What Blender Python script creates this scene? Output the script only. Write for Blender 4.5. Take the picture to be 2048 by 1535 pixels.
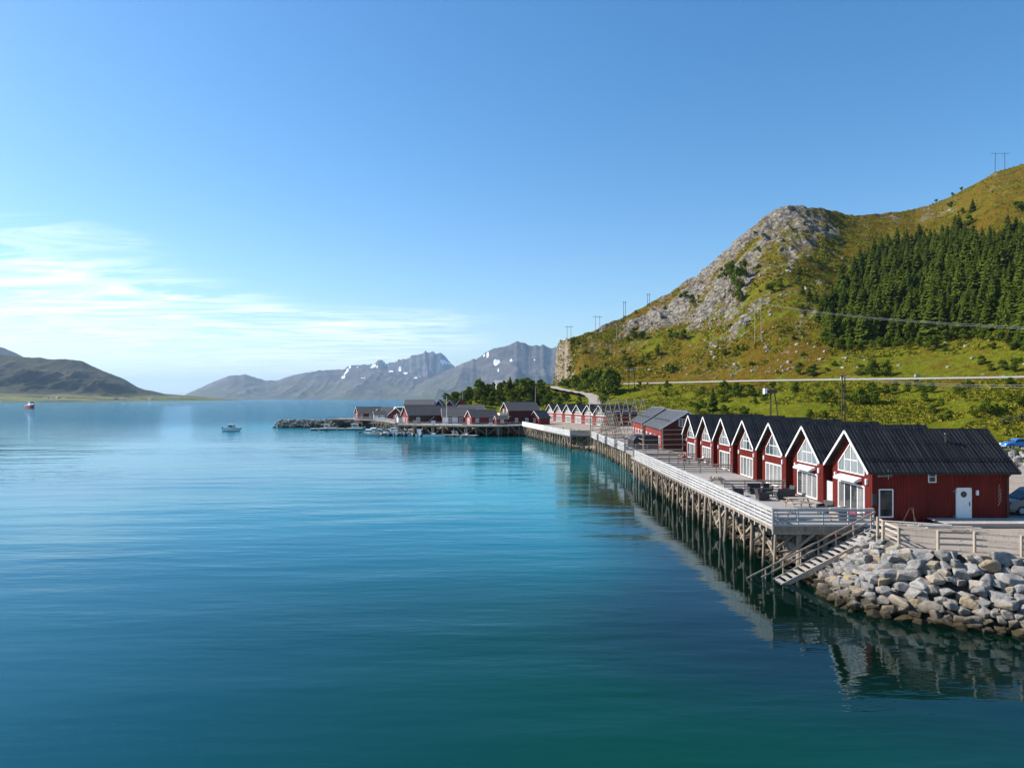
import bpy, bmesh, math, random
import numpy as np
from mathutils import Vector, Matrix, geometry

R = math.radians
random.seed(7)
rng = np.random.default_rng(7)
for o in list(bpy.data.objects):
    bpy.data.objects.remove(o)
scene = bpy.context.scene
COL = scene.collection

# ------------------------------------------------------------------ camera
F, HY, CZ = 1420.0, 796.0, 11.5          # focal length in photo pixels, horizon row, eye height over the water
cam = bpy.data.cameras.new('camera')
cam.sensor_fit = 'HORIZONTAL'
cam.sensor_width = 36
cam.lens = F / 2048 * 36
cam.shift_y = (HY - 767.5) / 2048
cam.clip_start, cam.clip_end = 0.5, 120000
co = bpy.data.objects.new('camera', cam)
co.location = (0, 0, CZ)
co.rotation_euler = (R(90), 0, 0)
COL.objects.link(co)
scene.camera = co

# ------------------------------------------------------------------ sky, sun, exposure
SUN_AZ, SUN_EL = R(-77), R(37)           # azimuth from +Y, negative = to the left
world = bpy.data.worlds.new('World')
scene.world = world
world.use_nodes = True
wn, wl = world.node_tree.nodes, world.node_tree.links
wn.clear()
sky = wn.new('ShaderNodeTexSky')
sky.sky_type = 'NISHITA'
sky.sun_disc = False
sky.sun_elevation = SUN_EL
sky.sun_rotation = SUN_AZ
sky.altitude = 0
sky.air_density, sky.dust_density, sky.ozone_density = 1.0, 0.5, 2.2


def W(kind, **kw):
    n = wn.new(kind)
    for k, v in kw.items():
        setattr(n, k, v)
    return n


def wmath(op, a, b=None, clamp=False):
    n = W('ShaderNodeMath', operation=op, use_clamp=clamp)
    for i, v in enumerate((a, b)):
        if v is None:
            continue
        if isinstance(v, (int, float)):
            n.inputs[i].default_value = v
        else:
            wl.new(v, n.inputs[i])
    return n.outputs[0]


tc = W('ShaderNodeTexCoord')
sep = W('ShaderNodeSeparateXYZ')
wl.new(tc.outputs['Generated'], sep.inputs[0])
zz = wmath('MAXIMUM', sep.outputs['Z'], 0.02)
zc = wmath('ADD', zz, 0.06)
px = wmath('DIVIDE', sep.outputs['X'], zc)     # where the ray meets a high flat layer of cirrus
py = wmath('DIVIDE', sep.outputs['Y'], zc)
comb = W('ShaderNodeCombineXYZ')
wl.new(px, comb.inputs[0])
wl.new(py, comb.inputs[1])
mp = W('ShaderNodeMapping')
mp.inputs['Rotation'].default_value = (0, 0, R(-72))
mp.inputs['Scale'].default_value = (0.8, 2.8, 1)
wl.new(comb.outputs[0], mp.inputs[0])
n1 = W('ShaderNodeTexNoise')
n1.inputs['Scale'].default_value = 0.75
n1.inputs['Detail'].default_value = 12
n1.inputs['Roughness'].default_value = 0.62
n1.inputs['Distortion'].default_value = 2.6
wl.new(mp.outputs[0], n1.inputs['Vector'])
n2 = W('ShaderNodeTexNoise')
n2.inputs['Scale'].default_value = 0.55
n2.inputs['Detail'].default_value = 3
mp2 = W('ShaderNodeMapping')
mp2.inputs['Location'].default_value = (3.1, 0.6, 2.4)
wl.new(comb.outputs[0], mp2.inputs[0])
wl.new(mp2.outputs[0], n2.inputs['Vector'])
rad = wmath('SQRT', wmath('ADD', wmath('MULTIPLY', px, px), wmath('MULTIPLY', py, py)))
west = wmath('MINIMUM', wmath('MULTIPLY', wmath('ADD', px, 1.5), -0.24), 0.34)    # the bank of cirrus lies to the west
low = wmath('MINIMUM', wmath('MULTIPLY', wmath('SUBTRACT', rad, 4.5), 0.20), 0.27)
msk = wmath('ADD', n2.outputs['Fac'], wmath('ADD', west, low))
rampm = W('ShaderNodeMapRange')
rampm.inputs['From Min'].default_value = 0.44
rampm.inputs['From Max'].default_value = 0.78
wl.new(msk, rampm.inputs[0])
rampn = W('ShaderNodeMapRange')
rampn.inputs['From Min'].default_value = 0.40
rampn.inputs['From Max'].default_value = 0.64
wl.new(n1.outputs['Fac'], rampn.inputs[0])
cf = wmath('MULTIPLY', rampm.outputs[0], rampn.outputs[0], True)
fade = W('ShaderNodeMapRange')
fade.inputs['From Min'].default_value = 0.0
fade.inputs['From Max'].default_value = 0.012
wl.new(sep.outputs['Z'], fade.inputs[0])
cf = wmath('MULTIPLY', wmath('MULTIPLY', cf, fade.outputs[0]), 0.85, True)
hs = W('ShaderNodeHueSaturation')
hs.inputs['Saturation'].default_value = 1.34
hs.inputs['Hue'].default_value = 0.499
wl.new(sky.outputs[0], hs.inputs['Color'])
mx = W('ShaderNodeMix', data_type='RGBA')
wl.new(cf, mx.inputs[0])
wl.new(hs.outputs[0], mx.inputs[6])
mx.inputs[7].default_value = (8.2, 8.6, 9.0, 1)
bg = W('ShaderNodeBackground')
bg.inputs['Strength'].default_value = 0.108
wl.new(mx.outputs[2], bg.inputs['Color'])
wo = W('ShaderNodeOutputWorld')
wl.new(bg.outputs[0], wo.inputs['Surface'])

sun = bpy.data.lights.new('sun', 'SUN')
sun.energy = 5.0
sun.angle = R(0.53)
sun.color = (1.0, 0.94, 0.85)
so = bpy.data.objects.new('sun', sun)
sd = Vector((math.sin(SUN_AZ) * math.cos(SUN_EL), math.cos(SUN_AZ) * math.cos(SUN_EL), math.sin(SUN_EL)))
so.rotation_euler = sd.to_track_quat('Z', 'Y').to_euler()
so.location = (-60, 40, 80)
COL.objects.link(so)

vs = scene.view_settings
vs.view_transform = 'Standard'
vs.look = 'None'
vs.exposure = 0.75
vs.gamma = 1.0
vs.use_curve_mapping = False
cy = scene.cycles
cy.use_denoising = True
cy.max_bounces = 6
cy.diffuse_bounces = 2
cy.glossy_bounces = 3
cy.transmission_bounces = 3
cy.volume_bounces = 0
cy.transparent_max_bounces = 8
cy.caustics_reflective = False
cy.caustics_refractive = False

# ------------------------------------------------------------------ helpers


def P(u, y, Y):
    """photo ray (u, y) at distance Y along the view"""
    return Vector(((u - 1024) / F * Y, Y, CZ - (y - HY) / F * Y))


def G(u, y, z=0.0):
    """photo ray on the level z"""
    Y = (CZ - z) * F / (y - HY)
    return Vector(((u - 1024) / F * Y, Y, z))


def tag(o, label=None, cat=None, group=None, kind=None):
    if label:
        o['label'] = label
    if cat:
        o['category'] = cat
    if group:
        o['group'] = group
    if kind:
        o['kind'] = kind
    return o


def empty(name, loc=(0, 0, 0), rz=0.0, parent=None):
    o = bpy.data.objects.new(name, None)
    o.location = loc
    o.rotation_euler = (0, 0, rz)
    o.empty_display_size = 0.3
    o.parent = parent
    COL.objects.link(o)
    return o


def link(name, me, mat=None, parent=None, loc=None, rot=None, scale=None):
    o = bpy.data.objects.new(name, me)
    if mat is not None and not me.materials:
        me.materials.append(mat)
    o.parent = parent
    if loc is not None:
        o.location = loc
    if rot is not None:
        o.rotation_euler = rot
    if scale is not None:
        o.scale = scale
    COL.objects.link(o)
    return o


def copy_tree(o, parent=None):
    c = o.copy()
    COL.objects.link(c)
    c.parent = parent
    for ch in o.children:
        copy_tree(ch, c)
    return c


class MB:
    """collects shapes; build() makes one mesh object"""

    def __init__(self):
        self.v, self.f, self.m = [], [], []

    def add(self, vs_, fs_, m=0):
        b = len(self.v)
        self.v.extend([tuple(p) for p in vs_])
        self.f.extend([tuple(i + b for i in f) for f in fs_])
        self.m.extend([m] * len(fs_))
        return self

    def box(self, x0, x1, y0, y1, z0, z1, m=0):
        return self.add([(x0, y0, z0), (x1, y0, z0), (x1, y1, z0), (x0, y1, z0),
                         (x0, y0, z1), (x1, y0, z1), (x1, y1, z1), (x0, y1, z1)],
                        [(3, 2, 1, 0), (4, 5, 6, 7), (0, 1, 5, 4), (1, 2, 6, 5), (2, 3, 7, 6), (3, 0, 4, 7)], m)

    def beam(self, a, b, w, h, up=(0, 0, 1), m=0):
        a, b = Vector(a), Vector(b)
        d = (b - a).normalized()
        u = Vector(up)
        s = d.cross(u)
        if s.length < 1e-4:
            s = d.cross(Vector((1, 0, 0)))
        s.normalize()
        t = s.cross(d).normalized()
        s, t = s * w / 2, t * h / 2
        vs_ = [a - s - t, a + s - t, a + s + t, a - s + t, b - s - t, b + s - t, b + s + t, b - s + t]
        return self.add(vs_, [(0, 1, 2, 3), (7, 6, 5, 4), (0, 4, 5, 1), (1, 5, 6, 2), (2, 6, 7, 3), (3, 7, 4, 0)], m)

    def cyl(self, a, b, r0, r1=None, n=8, m=0, caps=True):
        a, b = Vector(a), Vector(b)
        r1 = r0 if r1 is None else r1
        d = (b - a).normalized()
        s = d.cross(Vector((0, 0, 1)))
        if s.length < 1e-4:
            s = Vector((1, 0, 0))
        s.normalize()
        t = d.cross(s)
        vs_ = []
        for p, r in ((a, r0), (b, r1)):
            for i in range(n):
                g = 2 * math.pi * i / n
                vs_.append(p + s * (r * math.cos(g)) + t * (r * math.sin(g)))
        fs_ = [(i, (i + 1) % n, n + (i + 1) % n, n + i) for i in range(n)]
        if caps:
            fs_ += [tuple(range(n - 1, -1, -1)), tuple(range(n, 2 * n))]
        return self.add(vs_, fs_, m)

    def tube(self, pts, r, n=6, m=0):
        pts = [Vector(p) for p in pts]
        vs_, fs_ = [], []
        for i, p in enumerate(pts):
            d = (pts[min(i + 1, len(pts) - 1)] - pts[max(i - 1, 0)]).normalized()
            s = d.cross(Vector((0, 0, 1)))
            if s.length < 1e-4:
                s = Vector((1, 0, 0))
            s.normalize()
            t = d.cross(s)
            for k in range(n):
                g = 2 * math.pi * k / n
                vs_.append(p + s * (r * math.cos(g)) + t * (r * math.sin(g)))
        for i in range(len(pts) - 1):
            for k in range(n):
                a, b = i * n + k, i * n + (k + 1) % n
                fs_.append((a, b, b + n, a + n))
        return self.add(vs_, fs_, m)

    def prism(self, poly, d, m=0):
        """closed polygon (3d points) pushed along d"""
        poly = [Vector(p) for p in poly]
        d = Vector(d)
        n = len(poly)
        vs_ = poly + [p + d for p in poly]
        fs_ = [tuple(range(n - 1, -1, -1)), tuple(range(n, 2 * n))]
        fs_ += [(i, (i + 1) % n, n + (i + 1) % n, n + i) for i in range(n)]
        return self.add(vs_, fs_, m)

    def loft(self, rings, m=0, caps=True, closed=True):
        n = len(rings[0])
        vs_ = [p for r in rings for p in r]
        fs_ = []
        for i in range(len(rings) - 1):
            for k in range(n if closed else n - 1):
                a, b = i * n + k, i * n + (k + 1) % n
                fs_.append((a, b, b + n, a + n))
        if caps:
            fs_ += [tuple(range(n - 1, -1, -1)), tuple(range((len(rings) - 1) * n, len(rings) * n))]
        return self.add(vs_, fs_, m)

    def mesh(self, name, mats, smooth=False):
        me = bpy.data.meshes.new(name)
        me.from_pydata(self.v, [], self.f)
        for mt in (mats if isinstance(mats, (list, tuple)) else [mats]):
            me.materials.append(mt)
        if any(self.m):
            me.polygons.foreach_set('material_index', self.m)
        if smooth:
            me.polygons.foreach_set('use_smooth', [True] * len(me.polygons))
        me.update()
        return me

    def build(self, name, mats, parent=None, smooth=False, fix=False, **kw):
        me = self.mesh(name, mats, smooth)
        if fix:
            bm = bmesh.new()
            bm.from_mesh(me)
            bmesh.ops.recalc_face_normals(bm, faces=bm.faces)
            bm.to_mesh(me)
            bm.free()
        return link(name, me, None, parent, **kw)


def box_obj(name, mat, parent, x0, x1, y0, y1, z0, z1):
    return MB().box(x0, x1, y0, y1, z0, z1).build(name, mat, parent)


# value noise in numpy
def _h(ix, iy, seed):
    n = (ix.astype(np.int64) * 374761393 + iy.astype(np.int64) * 668265263 + seed * 1442695041) & 0xFFFFFFFF
    n = ((n ^ (n >> 13)) * 1274126177) & 0xFFFFFFFF
    n = ((n ^ (n >> 15)) * 2246822519) & 0xFFFFFFFF
    return ((n ^ (n >> 16)) & 0xFFFFFF) / float(0xFFFFFF)


def vnoise(x, y, seed=0):
    x, y = np.asarray(x, float), np.asarray(y, float)
    ix, iy = np.floor(x), np.floor(y)
    fx, fy = x - ix, y - iy
    fx = fx * fx * fx * (fx * (fx * 6 - 15) + 10)
    fy = fy * fy * fy * (fy * (fy * 6 - 15) + 10)
    a, b = _h(ix, iy, seed), _h(ix + 1, iy, seed)
    c, d = _h(ix, iy + 1, seed), _h(ix + 1, iy + 1, seed)
    return (a * (1 - fx) + b * fx) * (1 - fy) + (c * (1 - fx) + d * fx) * fy


def fbm(x, y, octv=4, seed=0, gain=0.5):
    s, a, t = 0.0, 1.0, 0.0
    for i in range(octv):
        s = s + a * vnoise(np.asarray(x) * 2 ** i + 17.3 * i, np.asarray(y) * 2 ** i - 9.1 * i, seed + i)
        t += a
        a *= gain
    return s / t


def ridged(x, y, octv=4, seed=0):
    s, a, t = 0.0, 1.0, 0.0
    for i in range(octv):
        n = 1 - np.abs(2 * vnoise(np.asarray(x) * 2 ** i + 5.7 * i, np.asarray(y) * 2 ** i + 3.9 * i, seed + i) - 1)
        s = s + a * n * n
        t += a
        a *= 0.5
    return s / t


def sstep(a, b, x):
    t = np.clip((np.asarray(x, float) - a) / (b - a), 0, 1)
    return t * t * (3 - 2 * t)


def grid_mesh(name, V, mat, attrs=None, smooth=True):
    """V: rows x cols x 3"""
    r, c = V.shape[:2]
    me = bpy.data.meshes.new(name)
    idx = np.arange(r * c).reshape(r, c)
    q = np.stack([idx[:-1, :-1], idx[:-1, 1:], idx[1:, 1:], idx[1:, :-1]], -1).reshape(-1, 4)
    me.vertices.add(r * c)
    me.vertices.foreach_set('co', V.reshape(-1).astype(np.float32))
    me.loops.add(q.size)
    me.loops.foreach_set('vertex_index', q.reshape(-1).astype(np.int32))
    me.polygons.add(len(q))
    me.polygons.foreach_set('loop_start', np.arange(0, q.size, 4, dtype=np.int32))
    me.polygons.foreach_set('use_smooth', np.full(len(q), smooth))
    for k, a in (attrs or {}).items():
        at = me.attributes.new(k, 'FLOAT', 'POINT')
        at.data.foreach_set('value', np.asarray(a).reshape(-1).astype(np.float32))
    me.materials.append(mat)
    me.update()
    me.validate()
    return me


# ------------------------------------------------------------------ materials
MATS = {}


class NT:
    def __init__(self, name):
        self.mat = bpy.data.materials.new(name)
        self.mat.use_nodes = True
        self.n, self.l = self.mat.node_tree.nodes, self.mat.node_tree.links
        self.n.clear()
        self.out = self.n.new('ShaderNodeOutputMaterial')
        MATS[name] = self.mat

    def node(self, kind, ins=None, **kw):
        n = self.n.new(kind)
        for k, v in kw.items():
            setattr(n, k, v)
        for k, v in (ins or {}).items():
            self.put(n.inputs[k], v)
        return n

    def put(self, sock, v):
        if isinstance(v, bpy.types.NodeSocket):
            self.l.new(v, sock)
        elif isinstance(v, bpy.types.Node):
            self.l.new(v.outputs[0], sock)
        elif isinstance(v, tuple) and len(v) == 3 and sock.type == 'RGBA':
            sock.default_value = (*v, 1)
        else:
            sock.default_value = v

    def math(self, op, a, b=0.0, clamp=False):
        return self.node('ShaderNodeMath', {0: a, 1: b}, operation=op, use_clamp=clamp).outputs[0]

    def mix(self, f, a, b, mode='MIX'):
        n = self.node('ShaderNodeMix', data_type='RGBA', blend_type=mode)
        self.put(n.inputs[0], f)
        self.put(n.inputs[6], a)
        self.put(n.inputs[7], b)
        return n.outputs[2]

    def noise(self, vec, scale, detail=3, rough=0.5, dist=0.0):
        n = self.node('ShaderNodeTexNoise', {'Scale': scale, 'Detail': detail, 'Roughness': rough, 'Distortion': dist})
        if vec is not None:
            self.l.new(vec, n.inputs['Vector'])
        return n.outputs['Fac']

    def mapping(self, vec, scale=(1, 1, 1), rot=(0, 0, 0), loc=(0, 0, 0)):
        n = self.node('ShaderNodeMapping', {'Scale': scale, 'Rotation': rot, 'Location': loc})
        self.l.new(vec, n.inputs[0])
        return n.outputs[0]

    def rng(self, v, a, b, c=0.0, d=1.0):
        return self.node('ShaderNodeMapRange', {0: v, 1: a, 2: b, 3: c, 4: d}).outputs[0]

    def obj(self):
        return self.node('ShaderNodeTexCoord').outputs['Object']

    def pos(self):
        return self.node('ShaderNodeNewGeometry').outputs['Position']

    def rand(self):
        return self.node('ShaderNodeObjectInfo').outputs['Random']

    def attr(self, name):
        return self.node('ShaderNodeAttribute', attribute_name=name).outputs['Fac']

    def bump(self, h, strength=0.5, dist=0.02):
        return self.node('ShaderNodeBump', {'Height': h, 'Strength': strength, 'Distance': dist}).outputs[0]

    def principled(self, col, rough=0.6, normal=None, **kw):
        b = self.node('ShaderNodeBsdfPrincipled')
        self.put(b.inputs['Base Color'], col)
        self.put(b.inputs['Roughness'], rough)
        if normal is not None:
            self.l.new(normal, b.inputs['Normal'])
        for k, v in kw.items():
            self.put(b.inputs[k.replace('_', ' ')], v)
        self.l.new(b.outputs[0], self.out.inputs['Surface'])
        return self.mat


def paint(name, col, rough=0.5, var=0.15, scale=3.0, dirt=None, metal=0.0, spec=0.5):
    t = NT(name)
    n = t.noise(t.obj(), scale, 5, 0.6)
    k = t.rng(n, 0.3, 0.7, 1 - var, 1 + var)
    c = t.mix(1.0, col, t.node('ShaderNodeCombineColor', {0: k, 1: k, 2: k}).outputs[0], 'MULTIPLY')
    if dirt:
        c = t.mix(t.rng(t.noise(t.obj(), scale * 0.4, 6, 0.65), 0.55, 0.75, 0, 0.5), c, dirt)
    return t.principled(c, rough, t.bump(n, 0.15, 0.01), Metallic=metal, Specular_IOR_Level=spec)


def boards(name, col, axis=(1, 1, 0.05), var=0.25, rough=0.65, col2=None):
    """painted or bare timber: grain stretched along the board, tone shifts from object to object"""
    t = NT(name)
    v = t.obj()
    g = t.noise(t.mapping(v, tuple(9 * a for a in axis)), 1.0, 5, 0.6)
    w = t.noise(v, 0.6, 4, 0.6)
    k = t.math('MULTIPLY', t.rng(g, 0.25, 0.75, 1 - var, 1 + var), t.rng(w, 0.3, 0.7, 1 - var * 0.7, 1 + var * 0.7))
    k = t.math('MULTIPLY', k, t.rng(t.rand(), 0, 1, 0.9, 1.1))
    c = t.mix(1.0, col, t.node('ShaderNodeCombineColor', {0: k, 1: k, 2: k}).outputs[0], 'MULTIPLY')
    if col2:
        c = t.mix(t.rng(t.noise(v, 1.7, 4, 0.6), 0.48, 0.7, 0, 0.8), c, col2)
    return t.principled(c, rough, t.bump(g, 0.35, 0.01), Specular_IOR_Level=0.3)


red = boards('red_boards', (0.150, 0.012, 0.006), (1, 1, 0.06), 0.34, 0.75, (0.110, 0.012, 0.008))
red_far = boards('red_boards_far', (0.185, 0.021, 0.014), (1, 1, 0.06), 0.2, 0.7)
dark_red = boards('dark_red_boards', (0.075, 0.014, 0.011), (1, 1, 0.06), 0.25, 0.75)
brown_wall = boards('brown_boards', (0.055, 0.032, 0.024), (1, 1, 0.06), 0.25, 0.8)
white = paint('white_paint', (0.78, 0.77, 0.75), 0.5, 0.05, 4, (0.6, 0.58, 0.54))
cream = paint('cream_paint', (0.62, 0.55, 0.42), 0.6, 0.1, 4)
grey_panel = paint('grey_panel', (0.42, 0.42, 0.42), 0.6, 0.06, 2)
rail_wood = boards('weathered_white_rail', (0.43, 0.42, 0.41), (0.08, 0.08, 1), 0.14, 0.75, (0.35, 0.335, 0.32))
rail_brown = boards('weathered_brown_rail', (0.34, 0.27, 0.22), (0.08, 0.08, 1), 0.2, 0.8, (0.30, 0.26, 0.23))
deck_wood = boards('deck_planks', (0.36, 0.335, 0.31), (0.1, 1, 1), 0.18, 0.75, (0.28, 0.26, 0.245))
fence_wood = boards('fence_wood', (0.40, 0.33, 0.26), (1, 1, 0.1), 0.2, 0.75)
pole_wood = boards('creosote_pole', (0.075, 0.055, 0.042), (1, 1, 0.05), 0.25, 0.85)
pale_pole = boards('pale_pole', (0.36, 0.30, 0.23), (1, 1, 0.05), 0.25, 0.8)

t = NT('pile_wood')
v = t.obj()
g = t.noise(t.mapping(v, (9, 9, 0.5)), 1.0, 5, 0.6)
c = t.mix(t.rng(g, 0.3, 0.7), (0.17, 0.125, 0.085), (0.36, 0.29, 0.22))
pz = t.node('ShaderNodeSeparateXYZ', {0: t.pos()}).outputs['Z']
wet = t.rng(t.math('ADD', pz, t.math('MULTIPLY', t.noise(t.pos(), 1.5, 3), 0.8)), 0.6, 1.3, 1, 0)
c = t.mix(wet, c, (0.03, 0.026, 0.014))          # weed grown on the tidal part
c = t.mix(t.rng(t.rand(), 0.55, 1.0, 0, 0.45), c, (0.42, 0.38, 0.33))
pile_wood = t.principled(c, 0.8, t.bump(g, 0.4, 0.02), Specular_IOR_Level=0.25)

t = NT('black_roof_metal')
v = t.obj()
s = t.noise(t.mapping(v, (7, 0.25, 0.25)), 1.0, 4, 0.6)
c = t.mix(t.rng(s, 0.38, 0.66), (0.005, 0.005, 0.0055), (0.026, 0.026, 0.027))
c = t.mix(t.rng(t.noise(v, 0.9, 6, 0.65), 0.55, 0.75, 0, 0.6), c, (0.035, 0.033, 0.03))
black_roof = t.principled(c, t.rng(s, 0.3, 0.7, 0.40, 0.62), t.bump(s, 0.15, 0.01), Specular_IOR_Level=0.28)

t = NT('grey_roof_sheet')
v = t.obj()
s = t.noise(t.mapping(v, (6, 0.3, 0.3)), 1.0, 4, 0.6)
c = t.mix(t.rng(s, 0.35, 0.7), (0.085, 0.088, 0.095), (0.13, 0.133, 0.14))
grey_roof = t.principled(c, 0.6, t.bump(s, 0.2, 0.01))

t = NT('slate_roof')
v = t.obj()
s = t.noise(t.mapping(v, (5, 1, 1)), 1.0, 5, 0.65)
slate_roof = t.principled(t.mix(t.rng(s, 0.35, 0.7), (0.045, 0.042, 0.042), (0.085, 0.08, 0.08)), 0.7, t.bump(s, 0.3, 0.02))

t = NT('window_pane')
rr = t.rand()
n = t.noise(t.mapping(t.obj(), (6, 6, 0.4)), 1.0, 2)
c = t.mix(t.rng(n, 0.35, 0.65), (0.13, 0.135, 0.14), (0.27, 0.265, 0.255))      # drawn curtains behind the glass
c = t.mix(t.rng(rr, 0.55, 0.8), c, (0.03, 0.033, 0.036))
pane = t.principled(c, 0.06, None, Coat_Weight=0.6, Coat_Roughness=0.02)
t = NT('dark_pane')
n = t.noise(t.obj(), 1.2, 3)
dark_pane = t.principled(t.mix(t.rng(n, 0.35, 0.65), (0.012, 0.016, 0.018), (0.05, 0.06, 0.06)), 0.05)
t = NT('far_pane')
far_pane = t.principled(t.mix(t.rand(), (0.25, 0.26, 0.27), (0.10, 0.11, 0.12)), 0.12)

black = paint('black_plastic', (0.02, 0.02, 0.022), 0.5, 0.1)
dark_grey = paint('dark_grey_wicker', (0.035, 0.035, 0.038), 0.7, 0.3, 20)
steel = paint('galvanised_steel', (0.36, 0.37, 0.37), 0.55, 0.08, 3, None, 0.3)
concrete = paint('concrete', (0.42, 0.41, 0.39), 0.85, 0.15, 1.5, (0.25, 0.24, 0.22))
tyre = paint('tyre_rubber', (0.018, 0.018, 0.018), 0.85, 0.1)
tarp = paint('black_tarpaulin', (0.012, 0.013, 0.016), 0.45, 0.25, 2)
cloth_red = paint('red_cloth', (0.45, 0.03, 0.04), 0.8, 0.15, 8)
cloth_dark = paint('dark_cloth', (0.02, 0.02, 0.025), 0.85, 0.2, 8)
cloth_pale = paint('pale_cloth', (0.55, 0.55, 0.56), 0.85, 0.1, 8)
skin_m = paint('skin', (0.48, 0.27, 0.19), 0.55, 0.06, 8)
hair_m = paint('hair', (0.035, 0.022, 0.014), 0.7, 0.2, 20)
hair_pale = paint('pale_hair', (0.5, 0.45, 0.38), 0.7, 0.2, 20)
blue_car = paint('blue_car_paint', (0.02, 0.16, 0.55), 0.25, 0.04, 2)
silver_car = paint('silver_car_paint', (0.17, 0.175, 0.18), 0.3, 0.04, 2, None, 0.2)
lamp_white = paint('white_enamel', (0.82, 0.82, 0.80), 0.4, 0.03)
hull_red = paint('red_hull_paint', (0.35, 0.03, 0.03), 0.45, 0.15, 1)
hull_white = paint('white_hull_paint', (0.75, 0.76, 0.77), 0.35, 0.06, 1)
hull_grey = paint('grey_aluminium_hull', (0.30, 0.31, 0.33), 0.4, 0.12, 1)
hull_dark = paint('dark_hull_paint', (0.03, 0.035, 0.045), 0.4, 0.12, 1)
hull_green = paint('pale_green_hull_paint', (0.55, 0.62, 0.56), 0.35, 0.06, 1)
buoy = paint('orange_float', (0.55, 0.13, 0.02), 0.5, 0.15)
wire_m = paint('bare_wire', (0.30, 0.30, 0.28), 0.5, 0.05, 1, None, 0.2)

t = NT('boulder_stone')
v = t.obj()
rr = t.rand()
ramp = t.node('ShaderNodeValToRGB', {0: rr})
el = ramp.color_ramp.elements
el[0].position, el[0].color = 0.0, (0.29, 0.275, 0.26, 1)
el[1].position, el[1].color = 1.0, (0.33, 0.21, 0.10, 1)
for p_, c_ in ((0.4, (0.34, 0.33, 0.32, 1)), (0.6, (0.24, 0.235, 0.23, 1)), (0.78, (0.36, 0.315, 0.26, 1)), (0.93, (0.40, 0.32, 0.22, 1))):
    e = el.new(p_)
    e.color = c_
n = t.noise(t.pos(), 2.4, 9, 0.7)
sp = t.noise(t.pos(), 11, 4, 0.65)
c = t.mix(t.rng(n, 0.42, 0.62, 0.0, 0.75), ramp.outputs[0], (0.15, 0.14, 0.125))
c = t.mix(t.rng(sp, 0.55, 0.75, 0, 0.5), c, (0.14, 0.13, 0.12))
pz = t.node('ShaderNodeSeparateXYZ', {0: t.pos()}).outputs['Z']
edge = t.math('ADD', pz, t.math('MULTIPLY', t.noise(t.pos(), 0.9, 4), 1.1))
c = t.mix(t.rng(edge, 0.9, 2.1, 0.6, 0), c, (0.19, 0.145, 0.095))      # silt and algae up to high water
c = t.mix(t.rng(edge, 0.8, 1.25, 0.95, 0), c, (0.035, 0.026, 0.010))   # brown weed on the lowest stones
boulder_m = t.principled(c, 0.85, t.bump(t.math('ADD', n, t.math('MULTIPLY', sp, 0.25)), 1.0, 0.16), Specular_IOR_Level=0.25)

t = NT('gravel')
v = t.pos()
n = t.noise(v, 0.35, 6, 0.6)
n2_ = t.noise(v, 14, 4, 0.7)
c = t.mix(t.rng(n, 0.35, 0.65), (0.25, 0.205, 0.165), (0.34, 0.285, 0.235))
c = t.mix(t.rng(n2_, 0.45, 0.8, 0, 0.5), c, (0.26, 0.22, 0.19))
gx = t.node('ShaderNodeSeparateXYZ', {0: v})
gf = t.rng(t.math('ADD', t.math('ADD', gx.outputs['X'], t.math('MULTIPLY', gx.outputs['Y'], 0.25)), t.math('MULTIPLY', t.noise(v, 0.05, 5, 0.6), 60.0)), 120, 130)
c = t.mix(gf, c, t.mix(t.rng(n, 0.35, 0.65), (0.085, 0.098, 0.012), (0.17, 0.16, 0.03)))
gravel = t.principled(c, 0.95, t.bump(n2_, 0.6, 0.04), Specular_IOR_Level=0.15)

t = NT('shaded_bank_soil')
v = t.pos()
n = t.noise(v, 1.3, 6, 0.65)
c = t.mix(t.rng(n, 0.35, 0.65), (0.022, 0.019, 0.015), (0.075, 0.062, 0.05))  # soil tone darkened to put shade into the gaps between boulders
bank_m = t.principled(c, 0.95, t.bump(n, 0.9, 0.3))

t = NT('asphalt')
n = t.noise(t.pos(), 0.8, 6, 0.6)
asphalt = t.principled(t.mix(n, (0.045, 0.045, 0.047), (0.075, 0.073, 0.07)), 0.9)
t = NT('dirt_track')
n = t.noise(t.pos(), 0.7, 6, 0.6)
dirt = t.principled(t.mix(n, (0.25, 0.22, 0.18), (0.42, 0.38, 0.33)), 0.95)

# hillside: heather, grass and bare rock
t = NT('hillside_cover')
v = t.pos()
rk, gr = t.attr('rock'), t.attr('green')
na = t.noise(v, 0.16, 6, 0.65)
nb = t.noise(v, 0.55, 6, 0.7)
nc = t.noise(v, 1.6, 4, 0.7)
heath = t.mix(t.rng(nb, 0.35, 0.68), (0.078, 0.052, 0.007), (0.170, 0.112, 0.016))
heath = t.mix(t.rng(nc, 0.5, 0.75, 0, 0.65), heath, (0.18, 0.13, 0.03))
grass = t.mix(t.rng(nb, 0.32, 0.68), (0.074, 0.094, 0.006), (0.170, 0.180, 0.016))
grass = t.mix(t.rng(nc, 0.45, 0.75, 0, 0.55), grass, (0.19, 0.16, 0.022))
gm = t.rng(t.math('ADD', gr, t.math('MULTIPLY', t.math('SUBTRACT', na, 0.5), 1.9)), 0.32, 0.68)
c = t.mix(gm, heath, grass)
stone = t.mix(t.rng(nb, 0.38, 0.62), (0.105, 0.090, 0.072), (0.38, 0.345, 0.30))
stone = t.mix(t.rng(nc, 0.50, 0.66, 0, 0.85), stone, (0.06, 0.052, 0.04))
crk = t.node('ShaderNodeTexVoronoi', {'Scale': 0.28, 'Randomness': 1.0}, feature='DISTANCE_TO_EDGE')
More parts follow.
